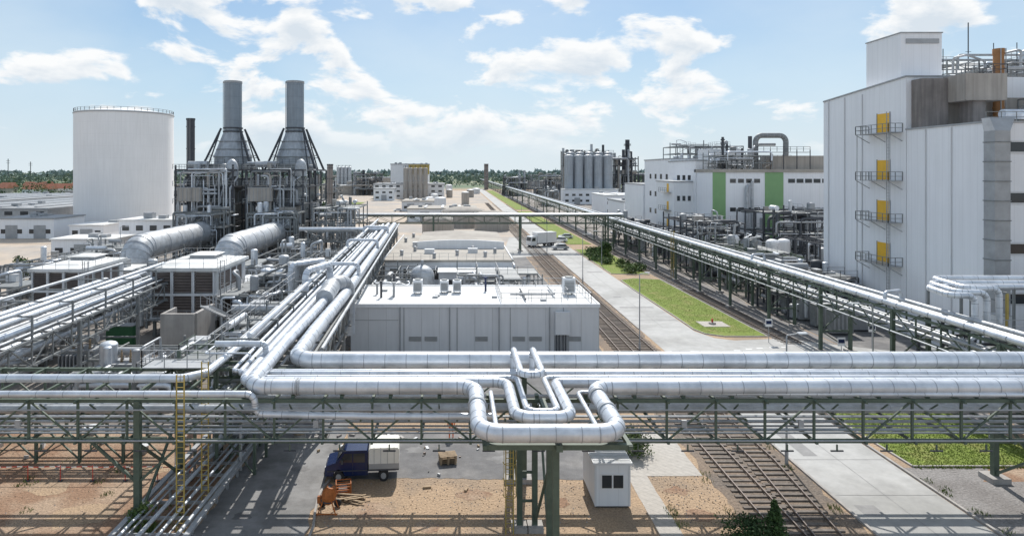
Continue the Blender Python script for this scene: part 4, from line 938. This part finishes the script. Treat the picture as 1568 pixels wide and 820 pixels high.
def lorry(x,y,rot):
    g=G('delivery_lorry'); g.X=Matrix.Translation((x,y,0))@Matrix.Rotation(rot,4,'Z')
    g.part('cab'); g.prism([(-4.,.5),(-4.05,1.6),(-3.8,2.7),(-3.5,2.9),(-2.2,2.9),(-2.2,.5)],-1.2,1.2,whitecar); g.add([(-4.07,-1,1.65),(-4.07,1,1.65),(-3.85,1,2.6),(-3.85,-1,2.6)],[(0,1,2,3)],glass)
    for sy in(-1.22,1.22): g.add([(-3.8,sy,1.6),(-3.6,sy,2.5),(-2.6,sy,2.5),(-2.6,sy,1.6)],[(0,1,2,3)],glass)
    g.part('box_body'); g.box(-2.,4.2,-1.27,1.27,1.0,3.8,whitecar); g.box(-2,4.2,-1.0,1.0,.7,1,dark); g.part('wheels'); [wheel(g,a,b,.5,.35) for a in(-3,1.8,3.) for b in(-1,1)]; g.done()
lorry(22.6,176,math.radians(28))
# ---------------------------------------------------------------- site clutter
g=G('cement_mixer'); g.X=Matrix.Translation((-7.6,38.5,0))@Matrix.Scale(.9,4); x,y=0,0
g.part('drum'); g.sweep([(x-.05,y,.55),(x,y-.02,.8),(x+.1,y-.08,1.25),(x+.2,y-.16,1.7)],[.22,.46,.48,.24],orange,16,caps=False); g.cyl((x+.2,y-.16,1.64),(x+.22,y-.17,1.74),.27,orange,16); g.cyl((x+.22,y-.17,1.745),(x+.222,y-.171,1.75),.2,dark,14); g.cyl((x,y-.02,.82),(x+.005,y-.03,.9),.5,dark,16)
g.part('frame')
for a,b in((-.6,-.5),(.6,-.5),(-.6,.5),(.6,.5)): g.beam((x+a,y+b,0),(x+a*.3,y+b*.8,1.2),.06,orange)
g.beam((x-.7,y-.5,.1),(x+.7,y-.5,.1),.06,orange); g.cyl((x-.5,y+.6,.25),(x-.5,y+.7,.25),.25,black,14); g.cyl((x+.5,y+.6,.25),(x+.5,y+.7,.25),.25,black,14); g.box(x-.7,x-.45,y-.15,y+.15,.6,1.0,orange); g.done()
g=G('stacked_pallets')
def pallet(x,y,z,a,m=wood):
    g.X=Matrix.Translation((x,y,z))@Matrix.Rotation(a,4,'Z')
    for i in range(5): g.box(-.6,.6,-.42+i*.19,-.3+i*.19,.12,.145,m)
    for i in(-.5,0,.5): g.box(i-.06,i+.06,-.42,.46,0,.118,m)
    g.X=None
for k in range(4): pallet(-.65,45.0,k*.15,.12+k*.03)
g.done()
g=G('orange_crate')
g.X=Matrix.Translation((-7.1,40.8,0))@Matrix.Rotation(.2,4,'Z')@Matrix.Scale(.75,4); g.box(-.6,.6,-.45,.45,.1,.2,orange)
for a in(-.6,.6):
    for b in(-.45,.45): g.beam((a,b,0),(a,b,.9),.07,orange)
for z in(.4,.65,.88): g.beam((-.6,-.45,z),(.6,-.45,z),.06,orange); g.beam((-.6,.45,z),(.6,.45,z),.06,orange); g.beam((-.6,-.45,z),(-.6,.45,z),.06,orange); g.beam((.6,-.45,z),(.6,.45,z),.06,orange)
g.box(-.4,.3,-.3,.3,.2,.5,conc); g.done()
g=G('timber_planks')
for i in range(9): g.X=Matrix.Translation((-6.4+R.uniform(-.4,.4),39.7+R.uniform(-.4,.4),.03+.03*i))@Matrix.Rotation(R.uniform(-.4,.4),4,'Z'); g.box(-.8,.8,-.06,.06,0,.028,wood)
g.done()
g=G('construction_debris')
for i in range(46):
    x=R.uniform(-10.5,3);y=R.uniform(45.6,51) if i%4 else R.uniform(41,44); w=R.uniform(.04,.28)
    if -9.3<x<-3.2 and y<45: continue
    g.X=Matrix.Translation((x,y,0))@Matrix.Rotation(R.uniform(0,3),4,'Z'); g.box(-w,w,-w*.4,w*.4,.01,R.uniform(.04,.22),R.choice([wood,galv,conc,wood,greyp,rust,concd]))
for i in range(14):
    x=R.uniform(-34,-19);y=R.uniform(41,50); w=R.uniform(.1,.5); g.X=Matrix.Translation((x,y,0))@Matrix.Rotation(R.uniform(0,3),4,'Z'); g.box(-w,w,-w*.4,w*.4,.01,R.uniform(.1,.4),R.choice([wood,greyp,conc,galv]))
g.done()
for x,y in((-22.5,46.6),(-11.8,49),(-28,50)):
    g=G('manhole_shaft'); g.cyl((x,y,0),(x,y,.45),.45,conc,18); g.cyl((x,y,.45),(x,y,.55),.5,wood if x>-20 else greyp,18); g.done()
g=G('barrier_tape_fence')
for i in range(8):
    x=-32+i*2.1; g.cyl((x,42.3,0),(x,42.3,1),.03,redp,6); g.cyl((x,42.3,0),(x,42.3,.06),.15,dark,10)
    if i<7:
        for k in range(6): a=x+k*.35; g.beam((a,42.3,.92-.02*math.sin(k)),(a+.35,42.3,.92-.02*math.sin(k+1)),.015,redp if k%2 else whitecar,.05)
g.done()
g=G('scattered_stones')
for i in range(2200):
    x,y=(R.uniform(-8,8),R.uniform(33,42.5)) if i%3 else (R.uniform(12.6,16.3),R.uniform(33,43))
    if i%5==0: x,y=R.uniform(-32,-18),R.uniform(34,50)
    s=R.uniform(.02,.06); a=R.uniform(0,3); c,d=math.cos(a)*s,math.sin(a)*s
    g.add([(x-c,y-d,0),(x+d,y-c,0),(x+c,y+d,0),(x-d,y+c,0),(x,y,s*1.1)],[(0,1,4),(1,2,4),(2,3,4),(3,0,4)],R.choice([conc,browng,greyg,gravel]))
g.done()
# ---------------------------------------------------------------- lamps and signs
def lamp(x,y,h,dx=1.6):
    g=G('street_lamp'); g.part('pole'); g.cyl((x,y,0),(x,y,h),.08,galv,10,.05); g.cyl((x,y,0),(x,y,.9),.12,galv,10); g.pipe([(x,y,h-.05),(x,y,h+.2),(x+dx*.8,y,h+.35)],.04,galv,8)
    g.part('head'); g.box(min(x+dx*.7,x+dx*1.25),max(x+dx*.7,x+dx*1.25),y-.12,y+.12,h+.3,h+.4,greyp); g.done()
lamp(20.4,73,8.4,.9); lamp(22.6,44.8,8.6,1.1); lamp(22.7,118,8.5,1.2); lamp(22.7,165,8.5,1.2); lamp(31,140,7,-1.4); lamp(38.2,60,7.6,-1.8); lamp(22.7,230,8.5,1.2); lamp(-66,128,9,1.4); lamp(50,118,9,-1)
for x,y in((40,68),(36.5,76.5),(47,74)):
    g=G('traffic_sign'); g.cyl((x,y,0),(x,y,2.8),.04,galv,8); g.box(x-.4,x+.4,y-.04,y-.02,1.9,2.8,whitecar); g.box(x-.32,x+.32,y-.05,y-.041,2.2,2.6,navy); g.done()
# ---------------------------------------------------------------- worker
def worker(x,y,z=0):
    me=bpy.data.meshes.new('worker')
    vs=[(0,0,.95),(0,0,1.2),(0,.02,1.42),(0,.02,1.52),(0,0,1.66),(-.19,0,1.4),(-.25,-.05,1.12),(-.22,-.2,.92),(.19,0,1.4),(.26,-.05,1.12),(.24,-.18,.92),(-.1,0,.9),(-.12,-.06,.5),(-.13,.0,.08),(-.13,-.12,.04),(.1,0,.9),(.13,.05,.5),(.14,.1,.08),(.14,-.03,.04)]
    es=[(0,1),(1,2),(2,3),(3,4),(2,5),(5,6),(6,7),(2,8),(8,9),(9,10),(0,11),(11,12),(12,13),(13,14),(0,15),(15,16),(16,17),(17,18)]
    rs=[.15,.15,.16,.06,.11,.08,.06,.04,.08,.06,.04,.1,.075,.055,.045,.1,.075,.055,.045]
    me.from_pydata(vs,es,[]); ob=bpy.data.objects.new('worker',me); scene.collection.objects.link(ob); ob.location=(x,y,z)
    ob.modifiers.new('skin','SKIN')
    for i,sv in enumerate(me.skin_vertices[0].data): sv.radius=(rs[i],rs[i]*.85)
    me.skin_vertices[0].data[0].use_root=True
    ob.modifiers.new('sub','SUBSURF').levels=2; ob.modifiers['sub'].render_levels=2
    me.materials.append(hivis)
    g=G('hard_hat'); g.dome((x,y,z+1.68),.14,.13,whitecar,14,4); g.cyl((x,y-.03,z+1.67),(x,y-.03,z+1.685),.17,whitecar,14); g.done()
    h=[o for o in scene.collection.objects if o.name.startswith('hard_hat')][-1]; h.parent=ob; h.location=(0,0,1.67)
worker(-.45,49.2)
# ---------------------------------------------------------------- sky, sun, camera
AZ=math.radians(8); EL=math.radians(48)
w=bpy.data.worlds.new('World'); scene.world=w; w.use_nodes=True; nt=w.node_tree; N=nt.nodes; L=nt.links
bg=N['Background']; bg.inputs['Strength'].default_value=.125
sky=N.new('ShaderNodeTexSky'); sky.sky_type='NISHITA'; sky.sun_disc=False; sky.sun_elevation=EL; sky.sun_rotation=AZ; sky.air_density=1.; sky.dust_density=1.; sky.ozone_density=1.5
tc=N.new('ShaderNodeTexCoord'); sp=N.new('ShaderNodeSeparateXYZ'); L.new(tc.outputs['Generated'],sp.inputs[0])
zr=N.new('ShaderNodeMapRange'); zr.inputs[1].default_value=0; zr.inputs[2].default_value=.3; L.new(sp.outputs[2],zr.inputs[0])
cr=N.new('ShaderNodeValToRGB'); L.new(zr.outputs[0],cr.inputs[0]); e=cr.color_ramp.elements
e[0].position=0; e[0].color=(.72,.82,.88,1); e[1].position=1; e[1].color=(.24,.46,.76,1); k=e.new(.4); k.color=(.5,.7,.87,1)
sc=N.new('ShaderNodeVectorMath'); sc.operation='SCALE'; L.new(cr.outputs[0],sc.inputs[0]); sc.inputs['Scale'].default_value=7.9
fz=N.new('ShaderNodeMapRange'); fz.inputs[1].default_value=0; fz.inputs[2].default_value=.6; fz.inputs[3].default_value=.95; fz.inputs[4].default_value=.3; L.new(sp.outputs[2],fz.inputs[0])
mh=N.new('ShaderNodeMixRGB'); L.new(fz.outputs[0],mh.inputs[0]); L.new(sky.outputs[0],mh.inputs[1]); L.new(sc.outputs[0],mh.inputs[2])
mp=N.new('ShaderNodeMapping'); mp.inputs['Scale'].default_value=(1,1,2.1); mp.inputs['Location'].default_value=(1.35,.1,.42); L.new(tc.outputs['Generated'],mp.inputs[0])
n1=N.new('ShaderNodeTexNoise'); n1.inputs['Scale'].default_value=7.; n1.inputs['Detail'].default_value=12; n1.inputs['Roughness'].default_value=.55; n1.inputs['Distortion'].default_value=.25; L.new(mp.outputs[0],n1.inputs['Vector'])
r1=N.new('ShaderNodeMapRange'); r1.interpolation_type='SMOOTHSTEP'; r1.inputs[1].default_value=.505; r1.inputs[2].default_value=.585; L.new(n1.outputs['Fac'],r1.inputs[0])
n2=N.new('ShaderNodeTexNoise'); n2.inputs['Scale'].default_value=2.6; n2.inputs['Detail'].default_value=7; L.new(mp.outputs[0],n2.inputs['Vector'])
r2=N.new('ShaderNodeMapRange'); r2.inputs[1].default_value=.4; r2.inputs[2].default_value=.7; r2.inputs[4].default_value=.5; L.new(n2.outputs['Fac'],r2.inputs[0])
mx0=N.new('ShaderNodeMixRGB'); L.new(r2.outputs[0],mx0.inputs[0]); L.new(mh.outputs[0],mx0.inputs[1]); mx0.inputs[2].default_value=(6.2,7.0,7.5,1)
mp2=N.new('ShaderNodeMapping'); mp2.inputs['Scale'].default_value=(1,1,2.1); mp2.inputs['Location'].default_value=(1.35,.1,.45); L.new(tc.outputs['Generated'],mp2.inputs[0])
n3=N.new('ShaderNodeTexNoise'); n3.inputs['Scale'].default_value=7.; n3.inputs['Detail'].default_value=8; n3.inputs['Roughness'].default_value=.55; n3.inputs['Distortion'].default_value=.25; L.new(mp2.outputs[0],n3.inputs['Vector'])
r3=N.new('ShaderNodeMapRange'); r3.inputs[1].default_value=.53; r3.inputs[2].default_value=.66; L.new(n3.outputs['Fac'],r3.inputs[0])
cc=N.new('ShaderNodeMixRGB'); L.new(r3.outputs[0],cc.inputs[0]); cc.inputs[1].default_value=(7.8,7.9,7.95,1); cc.inputs[2].default_value=(5.6,6.2,6.8,1)
ch=N.new('ShaderNodeMapRange'); ch.inputs[1].default_value=.01; ch.inputs[2].default_value=.08; L.new(sp.outputs[2],ch.inputs[0])
cm=N.new('ShaderNodeMath'); cm.operation='MULTIPLY'; L.new(r1.outputs[0],cm.inputs[0]); L.new(ch.outputs[0],cm.inputs[1])
mx=N.new('ShaderNodeMixRGB'); L.new(cm.outputs[0],mx.inputs[0]); L.new(mx0.outputs[0],mx.inputs[1]); L.new(cc.outputs[0],mx.inputs[2])
L.new(mx.outputs[0],bg.inputs[0])
sd=bpy.data.lights.new('sun','SUN'); sd.energy=4.8; sd.angle=math.radians(.53); sd.color=(1,.965,.91)
so=bpy.data.objects.new('sun',sd); scene.collection.objects.link(so); so.location=(0,50,100)
so.rotation_euler=Vector((math.sin(AZ)*math.cos(EL),math.cos(AZ)*math.cos(EL),math.sin(EL))).to_track_quat('Z','Y').to_euler()
cd=bpy.data.cameras.new('camera'); cam=bpy.data.objects.new('camera',cd); scene.collection.objects.link(cam); scene.camera=cam
cam.location=(0,0,20); cam.rotation_euler=(math.pi/2,0,0); cd.sensor_width=36; cd.lens=22.96; cd.shift_x=.0536; cd.shift_y=-.0937; cd.clip_start=.5; cd.clip_end=20000
scene.view_settings.view_transform='Standard'; scene.view_settings.look='None'; scene.view_settings.exposure=0
